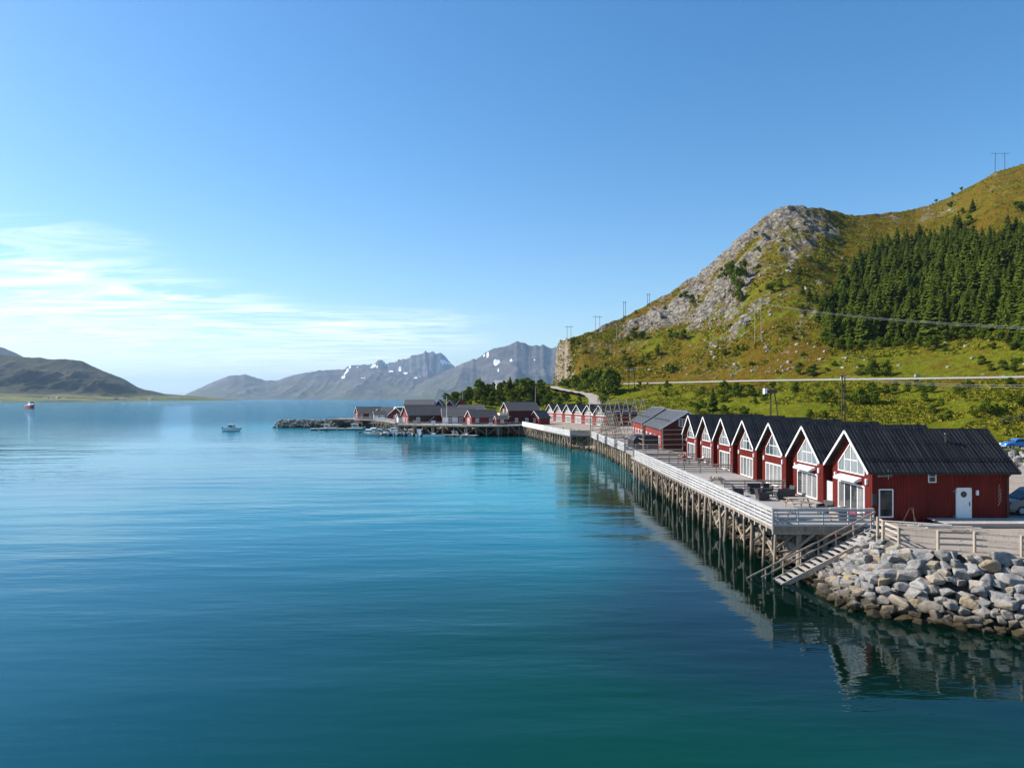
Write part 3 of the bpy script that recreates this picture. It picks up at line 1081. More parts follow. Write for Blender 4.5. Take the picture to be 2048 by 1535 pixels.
def opening(h, face, L, Wd, a0, a1, z0, z1, nx=1, nz=1, fm=None, pm=None, fw=0.07, each=False, name='window', tops=None, transom=None):
    """a framed window or glazed door on a wall; tops gives the frame's upper edge at each mullion for a raked head"""
    fm, pm = fm or white, pm or pane
    q = lambda a, z, d: Vector(face_pt(face, L, Wd, a, z, d))
    D = 0.06
    xs = [a0 + (a1 - a0) * i / nx for i in range(nx + 1)]
    tp = tops or (lambda a: z1)
    mb = MB()

    def bar(p, r, w, dd=D):
        n_ = q(0, 0, 1) - q(0, 0, 0)
        mb.beam(q(*p, dd / 2), q(*r, dd / 2), w, dd, up=n_)
    for i, x in enumerate(xs):
        bar((x, z0), (x, tp(x)), fw if i in (0, nx) else fw * 0.8, D if i in (0, nx) else D * 0.9)
    bar((a0 - fw / 2, z0), (a1 + fw / 2, z0), fw, D * 1.1)
    for i in range(nx):
        bar((xs[i], tp(xs[i])), (xs[i + 1], tp(xs[i + 1])), fw, D * 1.15)
    zs = [z0 + (z1 - z0) * j / nz for j in range(1, nz)] + ([transom] if transom else [])
    for z in zs:
        ok = [x for x in xs if tp(x) > z - 0.05]
        if transom and len(ok) > 2:
            ok = ok[:]
        bar((ok[0], z), (ok[-1], z), fw * 0.7, D * 0.8)
    w = mb.build(name, fm, h)
    if each:
        for i in range(nx):
            p = MB()
            x0, x1 = xs[i] + fw * 0.4, xs[i + 1] - fw * 0.4
            p.prism([q(x0, z0 + fw * 0.4, 0.012), q(x1, z0 + fw * 0.4, 0.012), q(x1, tp(x1) - fw * 0.4, 0.012), q(x0, tp(x0) - fw * 0.4, 0.012)],
                    q(0, 0, 0.012) - q(0, 0, 0))
            p.build('pane', pm, w, fix=True)
    else:
        p = MB()
        pts = [q(a0 + fw * 0.4, z0 + fw * 0.4, 0.012), q(a1 - fw * 0.4, z0 + fw * 0.4, 0.012)] + \
              [q(min(max(x, a0 + fw * 0.4), a1 - fw * 0.4), tp(x) - fw * 0.4, 0.012) for x in reversed(xs)]
        p.prism(pts, q(0, 0, 0.012) - q(0, 0, 0))
        p.build('pane', pm, w, fix=True)
    return w


def house(name, label, loc, rz, L, Wd, hw, hr, wm, rm, cat='cabin', group=None, og=0.4, oe=0.4, ribs=0.0, battens=0.0, cuts=(), trim=None, cap=True, base=0.0):
    """gabled house: ridge along local x, gables at the ends; base lowers the walls below the floor"""
    h = empty(name, loc, rz)
    tag(h, label, cat, group)
    x0, x1, y0, y1 = -L / 2, L / 2, -Wd / 2, Wd / 2
    MB().prism([(x0, y0, -base), (x0, y1, -base), (x0, y1, hw), (x0, 0, hr), (x0, y0, hw)], (L, 0, 0)).build('wall', wm, h, fix=True)
    if battens:
        mb = MB()
        for face, a0, a1 in (('near', x0, x1), ('far', x0, x1), ('front', y0, y1), ('back', y0, y1)):
            n_ = int((a1 - a0) / battens)
            for i in range(n_ + 1):
                a = a0 + 0.03 + (a1 - a0 - 0.06) * i / n_
                top = hw - 0.01 if face in ('near', 'far') else hw + (hr - hw) * (1 - abs(a) / (Wd / 2)) - 0.06
                spans = [(-base, top)]
                for (cf_, c0, c1, d0, d1) in cuts:
                    if cf_ == face and c0 - 0.05 < a < c1 + 0.05:
                        spans = [s_ for (p0, p1) in spans for s_ in ((p0, min(p1, d0)), (max(p0, d1), p1)) if s_[1] - s_[0] > 0.05]
                for (p0, p1) in spans:
                    A, B = face_pt(face, L, Wd, a, p0, 0), face_pt(face, L, Wd, a, p1, 0)
                    n0 = Vector(face_pt(face, L, Wd, a, 0, 1)) - Vector(face_pt(face, L, Wd, a, 0, 0))
                    mb.beam(Vector(A) + n0 * 0.012, Vector(B) + n0 * 0.012, 0.055, 0.024, up=n0)
        tag(mb.build('cladding', wm, h), kind='stuff')
    # roof: two slabs with sheet ribs
    sl = (hr - hw) / (Wd / 2)
    ey = Wd / 2 + oe
    ez = hr - sl * ey
    th = 0.13
    mb = MB()
    for s in (-1, 1):
        n_ = Vector((0, s * sl, 1)).normalized()
        A, B = Vector((0, 0, hr)), Vector((0, s * ey, ez))
        up = n_ * th
        xa, xb = x0 - og, x1 + og
        mb.add([(xa, A.y, A.z), (xb, A.y, A.z), (xb, B.y, B.z), (xa, B.y, B.z)] +
               [tuple(Vector((x, p.y, p.z)) + up) for x, p in ((xa, A), (xb, A), (xb, B), (xa, B))],
               [(0, 1, 2, 3), (7, 6, 5, 4), (0, 4, 5, 1), (1, 5, 6, 2), (2, 6, 7, 3), (3, 7, 4, 0)])
        if ribs:
            k = int((xb - xa) / ribs)
            for i in range(k + 1):
                x = xa + 0.03 + (xb - xa - 0.06) * i / k
                mb.beam(Vector((x, A.y, A.z)) + up * 1.1, Vector((x, B.y, B.z)) + up * 1.1, 0.07, 0.05, up=n_)
        if ribs and ribs < 0.5:                 # laps where one row of sheets covers the next
            for fr_ in (0.34, 0.68):
                C_ = A.lerp(B, fr_)
                mb.beam(Vector((xa, C_.y, C_.z)) + up * 1.06, Vector((xb, C_.y, C_.z)) + up * 1.06, 0.05, 0.035, up=n_)
    ro = mb.build('roof', rm, h, fix=True)
    if cap:
        rc = MB()
        rc.prism([(x0 - og - 0.02, -0.22, hr + th + 0.02 - 0.22 * sl), (x0 - og - 0.02, 0, hr + th + 0.09), (x0 - og - 0.02, 0.22, hr + th + 0.02 - 0.22 * sl), (x0 - og - 0.02, 0, hr + th)],
                 (L + 2 * og + 0.04, 0, 0)).build('ridge_cap', rm, ro, fix=True)
    # bargeboards on both gables
    if trim is not False:
        tm = trim or white
        for xg, sx in ((x0 - og, -1), (x1 + og, 1)):
            for s in (-1, 1):
                n_ = Vector((0, s * sl, 1)).normalized()
                A, B = Vector((xg + sx * 0.02, 0, hr)) + n_ * 0.03, Vector((xg + sx * 0.02, s * (ey + 0.02), ez)) + n_ * 0.03
                MB().beam(A, B, 0.05, 0.165, up=n_).build('bargeboard', tm, h)
    return h


DECK = 3.3
CX, CL, CW, CHW, CHR = 29.15, 9.3, 5.9, 3.42, 5.8
AWN = {0, 1}
CAB_Y = [51.25 + 7.6 * k for k in range(7)]
ORD = ['nearest', 'second', 'third', 'fourth', 'fifth', 'sixth', 'farthest']
CAB_LABEL = ['nearest red gabled cabin with black roof, white door and porthole in its shaded side wall',
             'second red gabled cabin from the near end, white awning over its glass doors',
             'third red gabled cabin from the near end of the waterfront row',
             'fourth red gabled cabin in the waterfront row, middle of the seven',
             'fifth red gabled cabin from the near end of the waterfront row',
             'sixth red gabled cabin, last but one before the grey roofed sheds',
             'seventh red gabled cabin, at the far end of the row beside the grey roofed sheds']


def cabin(k):
    sl = (CHR - CHW) / (CW / 2)
    cuts = [('front', -1.95, 1.95, 2.78, 9), ('front', -1.95, 1.95, 0.05, 2.12)]
    if k == 0:
        cuts += [('near', -4.2, -3.25, 0.1, 2.05), ('near', -0.85, -0.32, 2.45, 3.25), ('near', 1.05, 2.05, 0.0, 2.1)]
    h = house('cabin', CAB_LABEL[k], (CX, CAB_Y[k], DECK), 0, CL, CW, CHW, CHR, red, black_roof, 'cabin', 'red cabins along the near pier',
              og=0.5, oe=0.42, ribs=0.27, battens=0.19 if k < 4 else 0.3, cuts=cuts, base=0.18)
    top = lambda a: min(CHW + (CHR - CHW) * (1 - abs(a) / (CW / 2)) - 0.80, 9)
    opening(h, 'front', CL, CW, -1.95, 1.95, 2.85, 0, 4, 1, each=True, tops=top, transom=3.75)
    opening(h, 'front', CL, CW, -1.95, 1.95, 0.1, 2.05, 4, 1, each=True, name='glass_door', fw=0.1)
    for a in (-2.35, 2.35):
        o = box_obj('wall_lamp', lamp_white, h, -CL / 2 - 0.16, -CL / 2 - 0.02, a - 0.08, a + 0.08, 2.25, 2.65)
        box_obj('bracket', black, o, -CL / 2 - 0.06, -CL / 2 - 0.0, a - 0.05, a + 0.05, 2.18, 2.25)
    if k in AWN:
        mb = MB()
        mb.prism([(-CL / 2 - 0.03, -1.55, 2.62), (-CL / 2 - 0.03, -1.55, 2.40), (-CL / 2 - 0.55, -1.55, 2.26), (-CL / 2 - 0.60, -1.55, 2.36), (-CL / 2 - 0.3, -1.55, 2.55)], (0, 3.2, 0))
        mb.build('awning', lamp_white, h, fix=True)
    # snow guard along both eaves
    for s in (-1, 1):
        y = s * 2.55
        z = CHR - sl * 2.55 + 0.30
        mb = MB()
        for dz in (0.0, 0.11):
            mb.cyl((-CL / 2 - 0.4, y, z + dz), (CL / 2 + 0.4, y, z + dz), 0.022, n=5)
        for i in range(9):
            x = -CL / 2 - 0.3 + i * (CL + 0.6) / 8
            mb.beam((x, y, z - 0.16), (x, y, z + 0.13), 0.03, 0.03)
        mb.build('snow_guard', black, h)
    # gutter
    for s in (-1, 1):
        y = s * (CW / 2 + 0.46)
        MB().cyl((-CL / 2 - 0.45, y, CHR - sl * (CW / 2 + 0.42) + 0.03), (CL / 2 + 0.45, y, CHR - sl * (CW / 2 + 0.42) + 0.03), 0.06, n=6).build('gutter', black, h)
    # downpipes and a roof vent
    for s in (-1, 1):
        y = s * (CW / 2 + 0.1)
        zt_ = CHR - sl * (CW / 2 + 0.42)
        MB().cyl((CL / 2 - 0.15, y, 0), (CL / 2 - 0.15, y, zt_ - 0.25), 0.045, n=6).cyl((CL / 2 - 0.15, y, zt_ - 0.25), (CL / 2 - 0.15, s * (CW / 2 + 0.44), zt_), 0.045, n=6).build('downpipe', black, h)
    xv = 1.5 + 0.5 * math.sin(k * 2.3)
    MB().cyl((xv, -1.1, CHR - sl * 1.1), (xv, -1.1, CHR - sl * 1.1 + 0.75), 0.09, n=10).cyl((xv, -1.1, CHR - sl * 1.1 + 0.75), (xv, -1.1, CHR - sl * 1.1 + 0.83), 0.15, 0.11, 10).build('roof_vent', black, h)
    # grey screen in the gap to the next cabin
    if k == 1:
        box_obj('gap_screen', grey_panel, h, -CL / 2 + 0.25, -CL / 2 + 0.31, -CW / 2 - 1.62, -CW / 2 - 0.1, -0.0, 1.75)
    if k == 0:
        w = opening(h, 'near', CL, CW, -4.18, -3.27, 0.14, 2.0, 1, 1, pm=dark_pane, fw=0.08)
        opening(h, 'near', CL, CW, -0.83, -0.34, 2.5, 3.24, 1, 2, pm=dark_pane, fw=0.06)
        d = MB().box(1.08, 2.02, -CW / 2 - 0.06, -CW / 2, -0.02, 2.06).build('door', white, h)
        MB().box(1.02, 1.08, -CW / 2 - 0.075, -CW / 2, -0.02, 2.12).box(2.02, 2.08, -CW / 2 - 0.075, -CW / 2, -0.02, 2.12).box(1.02, 2.08, -CW / 2 - 0.075, -CW / 2, 2.06, 2.13).build('frame', white, d)
        pc = MB()
        pc.cyl((1.54, -CW / 2 - 0.058, 1.68), (1.54, -CW / 2 - 0.075, 1.68), 0.17, n=20)
        pc.build('porthole', dark_pane, d)
        ring = MB()
        ring.tube([(1.54 + 0.19 * math.cos(a), -CW / 2 - 0.068, 1.68 + 0.19 * math.sin(a)) for a in np.linspace(0, 2 * math.pi, 25)], 0.02, 5)
        ring.build('porthole_ring', black, d)
        hd = MB()
        hd.box(1.92, 1.97, -CW / 2 - 0.075, -CW / 2 - 0.06, 0.88, 1.18).beam((1.95, -CW / 2 - 0.10, 1.05), (1.83, -CW / 2 - 0.10, 1.05), 0.03, 0.03)
        hd.build('handle', black, d)
        for z in (0.2, 1.88):
            box_obj('hinge', steel, d, 0.82, 1.1, -CW / 2 - 0.078, -CW / 2 - 0.06, z - 0.02, z + 0.02)
        o = box_obj('wall_lamp', lamp_white, h, 2.38, 2.52, -CW / 2 - 0.14, -CW / 2 - 0.02, 1.62, 1.95)
        box_obj('bracket', black, o, 2.41, 2.49, -CW / 2 - 0.12, -CW / 2 - 0.02, 1.73, 1.79)
        # aerial on the wall
        a = MB()
        a.beam((-3.75, -CW / 2 - 0.4, 2.75), (-3.75, -CW / 2 - 0.4, 3.35), 0.035, 0.035).beam((-3.75, -CW / 2, 2.95), (-3.75, -CW / 2 - 0.4, 2.95), 0.03, 0.03)
        a.beam((-4.55, -CW / 2 - 0.42, 2.93), (-3.5, -CW / 2 - 0.42, 3.0), 0.03, 0.03)
        for i in range(6):
            x = -4.4 + i * 0.16
            a.beam((x, -CW / 2 - 0.42, 2.85 + 0.01 * i), (x, -CW / 2 - 0.42, 3.05 + 0.01 * i), 0.015, 0.015)
        a.beam((-3.9, -CW / 2 - 0.4, 3.2), (-3.45, -CW / 2 - 0.4, 3.28), 0.025, 0.025)
        a.build('aerial', steel, h)
        # knotted rope hanging by the back corner
        rp = MB()
        rp.tube([(3.95 + 0.05 * math.sin(i * 1.7), -CW / 2 - 0.05, 2.35 - i * 0.08) for i in range(19)], 0.018, 5)
        rp.tube([(4.06 + 0.04 * math.sin(i * 2.1), -CW / 2 - 0.05, 2.05 - i * 0.08) for i in range(12)], 0.018, 5)
        rp.build('hanging_rope', fence_wood, h)
        box_obj('meter_box', black, h, -CL / 2 - 0.05, -CL / 2 + 0.22, -CW / 2 - 0.16, -CW / 2 - 0.0, 0.95, 1.7)
    return h


for k in range(7):
    cabin(k)


# ================================================================== NEAR PIER
def rail_run(parent, a, b, z, mat, n=5, h=1.05, bw=0.145, post=1.9, out=(0, 0), seg=3.8, postmat=None, low=0.0, cap=True, peg=0.0):
    """railing between plan points a and b: boards on the outer side of the posts"""
    a, b = Vector((*a, z)), Vector((*b, z))
    d = b - a
    Ln = d.length
    d.normalize()
    o = Vector((*out, 0))
    postmat = postmat or mat
    k = max(1, round(Ln / post))
    e = empty('railing', (0, 0, 0), 0, parent)
    for i in range(k + 1):
        p = a + d * (Ln * i / k) - o * 0.06
        MB().beam(p + Vector((0, 0, -0.25 - peg)), p + Vector((0, 0, h - 0.02)), 0.09, 0.09).build('post', postmat, e)
    s = max(1, round(Ln / seg))
    for j in range(n):
        zz = low + bw / 2 + (h - 0.05 - low - bw) * j / (n - 1)
        for i in range(s):
            p, q = a + d * (Ln * i / s + 0.006), a + d * (Ln * (i + 1) / s - 0.006)
            jig = random.uniform(-0.006, 0.006)
            MB().beam(p + Vector((0, 0, zz + jig)), q + Vector((0, 0, zz + random.uniform(-0.006, 0.006))), 0.032, bw).build('rail_board', mat, e)
    if cap:
        MB().beam(a + Vector((0, 0, h)) - o * 0.03, b + Vector((0, 0, h)) - o * 0.03, 0.15, 0.035).build('cap_rail', mat, e)
    return e


def deck_mesh(parent, x0, x1, y0, y1, z, mat, step=0.15, along='x', name='deck'):
    mb = MB()
    if along == 'x':
        n_ = int((y1 - y0) / step)
        for i in range(n_):
            y = y0 + i * (y1 - y0) / n_
            dz = random.uniform(-0.004, 0.004)
            mb.box(x0 + random.uniform(-0.015, 0.015), x1, y, y + (y1 - y0) / n_ - 0.012, z - 0.035 + dz, z + dz)
    else:
        n_ = int((x1 - x0) / step)
        for i in range(n_):
            x = x0 + i * (x1 - x0) / n_
            dz = random.uniform(-0.004, 0.004)
            mb.box(x, x + (x1 - x0) / n_ - 0.012, y0, y1, z - 0.035 + dz, z + dz)
    return tag(mb.build(name, mat, parent), kind='stuff')


def pile(parent, x, y, ztop, zbot, r=0.14, lean=0.0):
    p = MB().cyl((x + random.uniform(-1, 1) * lean, y + random.uniform(-1, 1) * lean, zbot), (x, y, ztop), r * 1.08, r * 0.95, 9)
    return p.build('pile', pile_wood, parent, smooth=False)


PX0, PX1, PY0, PY1 = 16.85, 24.35, 45.85, 100.6
pier = empty('cabin_pier', (PX0, PY0, 0))
pier.location = (0, 0, 0)
tag(pier, 'long grey timber pier on piles with pale railings in front of the seven red cabins', 'pier')
deck_mesh(pier, PX0, PX1, PY0, PY1, DECK, deck_wood, 0.16, 'x')
# edge beams and joists
for x in (PX0 + 0.1, PX0 + 3.4, PX1 - 0.3):
    MB().box(x - 0.09, x + 0.09, PY0 + 0.02, PY1, DECK - 0.33, DECK - 0.045).build('beam', pile_wood, pier)
mb = MB()
y = PY0 + 0.16
while y < PY1:
    mb.box(PX0 + 0.02, PX1, y - 0.05, y + 0.05, DECK - 0.62, DECK - 0.335)
    y += 1.15
tag(mb.build('joist', pile_wood, pier), kind='stuff')
MB().box(PX0, PX1 - 1.0, PY0 - 0.03, PY0 + 0.02, DECK - 0.36, DECK - 0.04).build('fascia', pile_wood, pier)
rail_run(pier, (PX0 - 0.04, PY0), (PX0 - 0.04, PY0 + 26), DECK, rail_wood, 5, 1.08, 0.155, 1.15, (-1, 0), 4.3, rail_wood, -0.12, peg=0.28)
rail_run(pier, (PX0 - 0.04, PY0 + 26.02), (PX0 - 0.04, PY1 - 3.2), DECK, rail_wood, 5, 1.08, 0.155, 1.15, (-1, 0), 4.3, rail_wood, -0.12, peg=0.28)
rail_run(pier, (PX0, PY0 - 0.04), (23.35, PY0 - 0.04), DECK, rail_wood, 5, 1.08, 0.135, 1.55, (0, -1), 3.3, rail_wood, -0.05, peg=0.2)
for yb in (62.65, 77.85, 85.45, 93.05, 100.4):
    rail_run(pier, (PX0 + 0.3 + (1.6 if yb < 70 else 0), yb), (24.15, yb), DECK, rail_brown, 4, 0.98, 0.11, 1.8, (0, -1), 3.6, rail_brown, 0.12)
# piles in three lines, each lowered until it stands in the water or the bank
y = PY0 + 0.35
i = 0
while y < PY1:
    pile(pier, PX0 + 0.32 + random.uniform(-0.07, 0.07), y, DECK - 0.34, -1.8, random.uniform(0.075, 0.15), 0.24)
    if i % 2 == 0:
        pile(pier, PX0 + 2.0 + random.uniform(-0.1, 0.1), y + 0.5, DECK - 0.62, -1.5, random.uniform(0.11, 0.14), 0.1)
    if i % 3 == 1:
        pile(pier, PX0 + 4.1, y, DECK - 0.62, 0.2, 0.13)
    y += 2.0 + random.uniform(-0.3, 0.3)
    i += 1
for x in (18.7, 20.4, 21.9):
    pile(pier, x, PY0 + 0.35, DECK - 0.34, -0.6, 0.15)
y = PY0 + 1.2
i = 0
while y < PY1 - 4:
    dz = random.uniform(0, 0.6)
    if i % 2:
        MB().beam((PX0 + 0.5, y, DECK - 0.5), (PX0 + 0.5, y + 3.4, 0.3 + dz), 0.07, 0.17).build('brace', pile_wood, pier)
    else:
        MB().beam((PX0 + 0.52, y + 3.0, DECK - 0.6), (PX0 + 0.52, y - 0.4, 0.4 + dz), 0.07, 0.17).build('brace', pile_wood, pier)
    if random.random() < 0.6:
        MB().beam((PX0 + 2.4, y + 0.4, DECK - 0.6), (PX0 + 0.4, y + 0.9, 0.4 + dz), 0.09, 0.16).build('brace', pile_wood, pier)
    y += random.uniform(2.6, 4.2)
    i += 1
MB().beam((PX0 + 0.45, PY0 + 0.1, 0.9), (PX0 + 2.7, PY0 + 0.1, 2.7), 0.08, 0.17).build('brace', pile_wood, pier)
# orange boat rolled up in the shade under the deck
o = MB()
o.loft([[(20.2 + x, PY0 + 1.0 + 0.3 * c, 2.45 + 0.12 * s_) for c, s_ in [(math.cos(a) * w, math.sin(a) * w) for a in np.linspace(0, 2 * math.pi, 9)[:-1]]] for x, w in ((0, .2), (0.15, 0.9), (1.2, 1.0), (1.5, 0.4))])
tag(o.build('orange_float', buoy, smooth=True, fix=True), 'orange float slung in the shade under the near end of the pier deck', 'float')

# ---- stairs down to the water
st = empty('pier_staircase', (0, 0, 0))
tag(st, 'grey timber staircase going down from the near pier corner to the water', 'staircase')
A, B = Vector((23.05, 0, DECK - 0.02)), Vector((15.9, 0, -0.45))
for y in (43.95, 45.25):
    MB().beam((A.x, y, A.z - 0.1), (B.x, y, B.z - 0.1), 0.06, 0.30).build('stringer', fence_wood, st)
n_ = 19
for i in range(n_):
    p = A.lerp(B, (i + 0.5) / n_)
    MB().box(p.x - 0.15, p.x + 0.15, 43.98, 45.22, p.z - 0.02, p.z + 0.03).build('tread', deck_wood, st)
for i in range(7):
    p = A.lerp(B, 0.02 + i * 0.94 / 6)
    MB().beam((p.x, 45.30, p.z - 0.2), (p.x, 45.30, p.z + 0.98), 0.07, 0.07).build('baluster', rail_brown, st)
for dz in (0.98, 0.55):
    MB().beam((A.x + 0.1, 45.24, A.z + dz), (B.x - 0.9 * (dz > 0.9), 45.24, B.z + dz - 0.47 * (dz > 0.9)), 0.045, 0.10).build('handrail', rail_brown, st)
for f in (0.45, 0.85):
    p = A.lerp(B, f)
    MB().cyl((p.x, 45.0, p.z - 0.2), (p.x, 45.0, -1.5), 0.08).build('leg', pile_wood, st)
MB().beam((22.9, 43.9, 2.9), (21.9, 43.6, 2.2), 0.08, 0.10).build('strut', fence_wood, st)

# ---- rail fence round the gravel yard
fe = empty('rail_fence', (0, 0, 0))
tag(fe, 'brown post and rail fence along the gravel yard above the boulders', 'fence')
fp = [(23.35, 45.5), (22.45, 43.6), (22.1, 42.3), (21.85, 40.1), (23.5, 39.15), (25.25, 38.75), (27.1, 37.75), (29.2, 36.55), (31.6, 35.2), (34.2, 33.8)]
for (x, y) in fp[1:]:
    MB().cyl((x, y, SH_Z - 0.4), (x, y, SH_Z + 1.12), 0.085, 0.08, 9).build('post', fence_wood, fe)
for a, b in zip(fp[1:-1], fp[2:]):
    for z in (0.35, 0.68, 1.0):
        n0 = Vector((b[1] - a[1], a[0] - b[0], 0)).normalized() * -0.10
        MB().beam(Vector((*a, SH_Z + z)) + n0, Vector((*b, SH_Z + z + random.uniform(-0.03, 0.03))) + n0, 0.04, 0.11).build('rail', fence_wood, fe)

# ---- boards and bits lying in the yard
pl = empty('board_pile', (26.6, 45.3, SH_Z))
tag(pl, 'pale sawn boards lying on the gravel beside the nearest cabin', 'boards')
for i in range(7):
    a = R(-18 + random.uniform(-9, 9))
    c_ = Vector((random.uniform(-0.7, 0.9), random.uniform(-0.5, 0.6), 0.05 + 0.055 * i))
    d_ = Vector((math.cos(a), math.sin(a), 0)) * random.uniform(1.4, 2.2)
    MB().beam(c_ - d_, c_ + d_, 0.22, 0.045).build('board', [rail_wood, fence_wood][i % 2], pl)
pf = empty('side_platform', (31.0, 46.9, SH_Z))
tag(pf, 'low grey plank platform in front of the white door of the nearest cabin', 'platform')
deck_mesh(pf, -2.9, 3.6, -0.95, 1.2, 0.3, deck_wood, 0.16, 'y', 'plank')
MB().box(-2.9, 3.6, -0.99, -0.95, 0.05, 0.29).build('fascia', rail_brown, pf)
for i in range(4):
    MB().box(-2.6 + i * 2.0, -2.45 + i * 2.0, -0.9, 1.0, 0, 0.255).build('joist', pile_wood, pf)
st2 = MB()
tag(MB().box(26.9, 30.2, 45.95, 46.25, SH_Z + 0.004, SH_Z + 0.16).build('plank_step', rail_wood), 'single long pale plank step on the gravel left of the platform', 'step')
tr = empty('wooden_trestle', (26.4, 47.0, SH_Z))
tag(tr, 'thin dark trestle leaning by the shaded cabin wall', 'trestle')
for x0, x1, y0, y1 in ((-0.55, -0.05, 0.1, 0.0), (0.5, 0.05, 0.1, 0.0), (0.0, 0.15, -0.5, 0.0)):
    MB().beam((x0, y0, 0), (x1, y1, 1.15), 0.045, 0.045).build('leg', pole_wood, tr)

# ================================================================== BOULDERS


def boulder_mesh(seed, bev=0.022):
    r_ = random.Random(seed)
    bm = bmesh.new()
    sx, sy, sz = r_.uniform(0.8, 1.25), r_.uniform(0.75, 1.0), r_.uniform(0.6, 0.9)
    for i in range(r_.randint(13, 20)):
        p = Vector((r_.gauss(0, 1), r_.gauss(0, 1), r_.gauss(0, 1))).normalized()
        p = Vector([math.copysign(abs(c) ** 0.62, c) for c in p]) * r_.uniform(0.8, 1.08)
        bm.verts.new((p.x * sx * 0.5, p.y * sy * 0.5, p.z * sz * 0.5))
    bmesh.ops.convex_hull(bm, input=bm.verts)
    for v_ in [v_ for v_ in bm.verts if not v_.link_faces]:
        bm.verts.remove(v_)
    bmesh.ops.dissolve_limit(bm, angle_limit=R(9), verts=bm.verts, edges=bm.edges)
    if bev:
        bmesh.ops.bevel(bm, geom=bm.edges[:], offset=bev, segments=1, affect='EDGES', profile=0.6)
    bmesh.ops.recalc_face_normals(bm, faces=bm.faces)
    me = bpy.data.meshes.new('boulder')
    bm.to_mesh(me)
    bm.free()
    me.materials.append(boulder_m)
    return me


BOULD = [boulder_mesh(300 + i) for i in range(22)]
PEB = []
for i in range(10):
    m_ = boulder_mesh(600 + i, 0)
    PEB.append((np.array([v_.co for v_ in m_.vertices]), [tuple(p.vertices) for p in m_.polygons]))


def bank_param(i0, i1):
    """walk along the shore between SHORE indices -> list of (top, foot) with arc length"""
    out, acc = [], 0.0
    for i in range(i0, i1):
        (a, b), (a2, b2) = SHORE[i], SHORE[i + 1]
        L_ = (Vector(a2) + Vector(b2) - Vector(a) - Vector(b)).length / 2
        n_ = max(1, int(L_ / 0.25))
        for k in range(n_):
            f = k / n_
            out.append((acc + L_ * f, Vector(a).lerp(Vector(a2), f), Vector(b).lerp(Vector(b2), f)))
        acc += L_
    return out


rb = empty('boulder_bank', (26, 37, 0))
rb.location = (0, 0, 0)
tag(rb, 'bank of big grey boulders below the gravel yard at the right of the pier', 'boulder bank')
path = bank_param(3, 9)
total = path[-1][0]


def at_len(path, s):
    k = min(range(len(path)), key=lambda i: abs(path[i][0] - s))
    return path[k]


nb_count = 0
rows = 9
for j in range(rows):
    s = 0.0 + (j % 2) * 0.5
    while s < total:
        sc = random.choice((random.uniform(0.65, 0.95), random.uniform(0.85, 1.25))) * (1.05 if j < 6 else 0.92)
        _, tp, ft = at_len(path, s)
        f = (j + 0.55 + random.uniform(-0.2, 0.2)) / rows * 1.06
        pos = tp.lerp(ft, f)
        z = SH_Z * (1 - f) + 0.02 + random.uniform(-0.12, 0.12)
        if pos.y > 40.6:                     # keep clear of the staircase
            z = min(z, 3.28 - (23.05 - pos.x) * 0.522 - 0.5 * sc)
        u_ = 1024 + F * pos.x / pos.y
        if u_ < 2200:
            o = link('boulder', BOULD[random.randrange(22)], None, rb, (pos.x, pos.y, z),
                     (random.uniform(-0.22, 0.22), random.uniform(-0.22, 0.22), random.uniform(0, 6.28)), (sc * random.uniform(0.95, 1.3), sc, sc * random.uniform(0.8, 1.05)))
            nb_count += 1
        s += sc * random.uniform(0.66, 0.82)


def scatter_stones(parent, name, spots, smin, smax):
    mb = MB()
    for p in spots:
        V_, F_ = PEB[random.randrange(len(PEB))]
        s = random.uniform(smin, smax)
        a = random.uniform(0, 6.28)
        ca, sa = math.cos(a), math.sin(a)
        sc = np.array([s * random.uniform(0.8, 1.3), s, s * random.uniform(0.7, 1.1)])
        Q = V_ * sc
        Q = np.stack([Q[:, 0] * ca - Q[:, 1] * sa + p[0], Q[:, 0] * sa + Q[:, 1] * ca + p[1], Q[:, 2] + p[2]], -1)
        mb.add(Q.tolist(), F_)
    return tag(mb.build(name, boulder_m, parent), kind='stuff')


spots = []
for i in range(330):
    _, tp, ft = path[random.randrange(len(path))]
    f = random.uniform(-0.03, 1.15)
    p = tp.lerp(ft, f)
    if p.y > 40.6:
        continue
    spots.append((p.x, p.y, SH_Z * (1 - f) + random.uniform(-0.1, 0.05)))
scatter_stones(rb, 'small_stones', spots, 0.25, 0.55)

ub = empty('stone_bank', (0, 0, 0))
tag(ub, 'sloping bank of brown stones in the shade beneath the near pier', 'stone bank')
path2 = bank_param(8, 13)
tot2 = path2[-1][0]
for i in range(130):
    s = random.random() ** 1.7 * tot2
    _, tp, ft = at_len(path2, s)
    f = random.uniform(0.1, 1.12)
    pos = tp.lerp(ft, f)
    sc = random.uniform(0.6, 1.25)
    link('boulder', BOULD[random.randrange(22)], None, ub, (pos.x, pos.y, SH_Z * (1 - f) + random.uniform(-0.05, 0.2)),
         (random.uniform(-0.4, 0.4), random.uniform(-0.4, 0.4), random.uniform(0, 6.28)), (sc, sc * 0.9, sc * 0.9))
spots = []
for i in range(1500):
    _, tp, ft = path2[random.randrange(len(path2))]
    f = random.uniform(0.0, 1.15)
    p = tp.lerp(ft, f)
    spots.append((p.x, p.y, SH_Z * (1 - f) + random.uniform(-0.1, 0.15)))
scatter_stones(ub, 'small_stones', spots, 0.3, 1.0)

# pebbles and stray stones over the yard
spots = []
for i in range(420):
    x, y = random.uniform(21.8, 36), random.uniform(35, 47.5)
    if x + 1.55 * y < 84.5:
        continue
    spots.append((x, y, SH_Z))
tag(scatter_stones(None, 'loose_gravel', spots, 0.05, 0.16), 'loose pebbles strewn over the gravel yard', 'pebbles', kind='stuff')

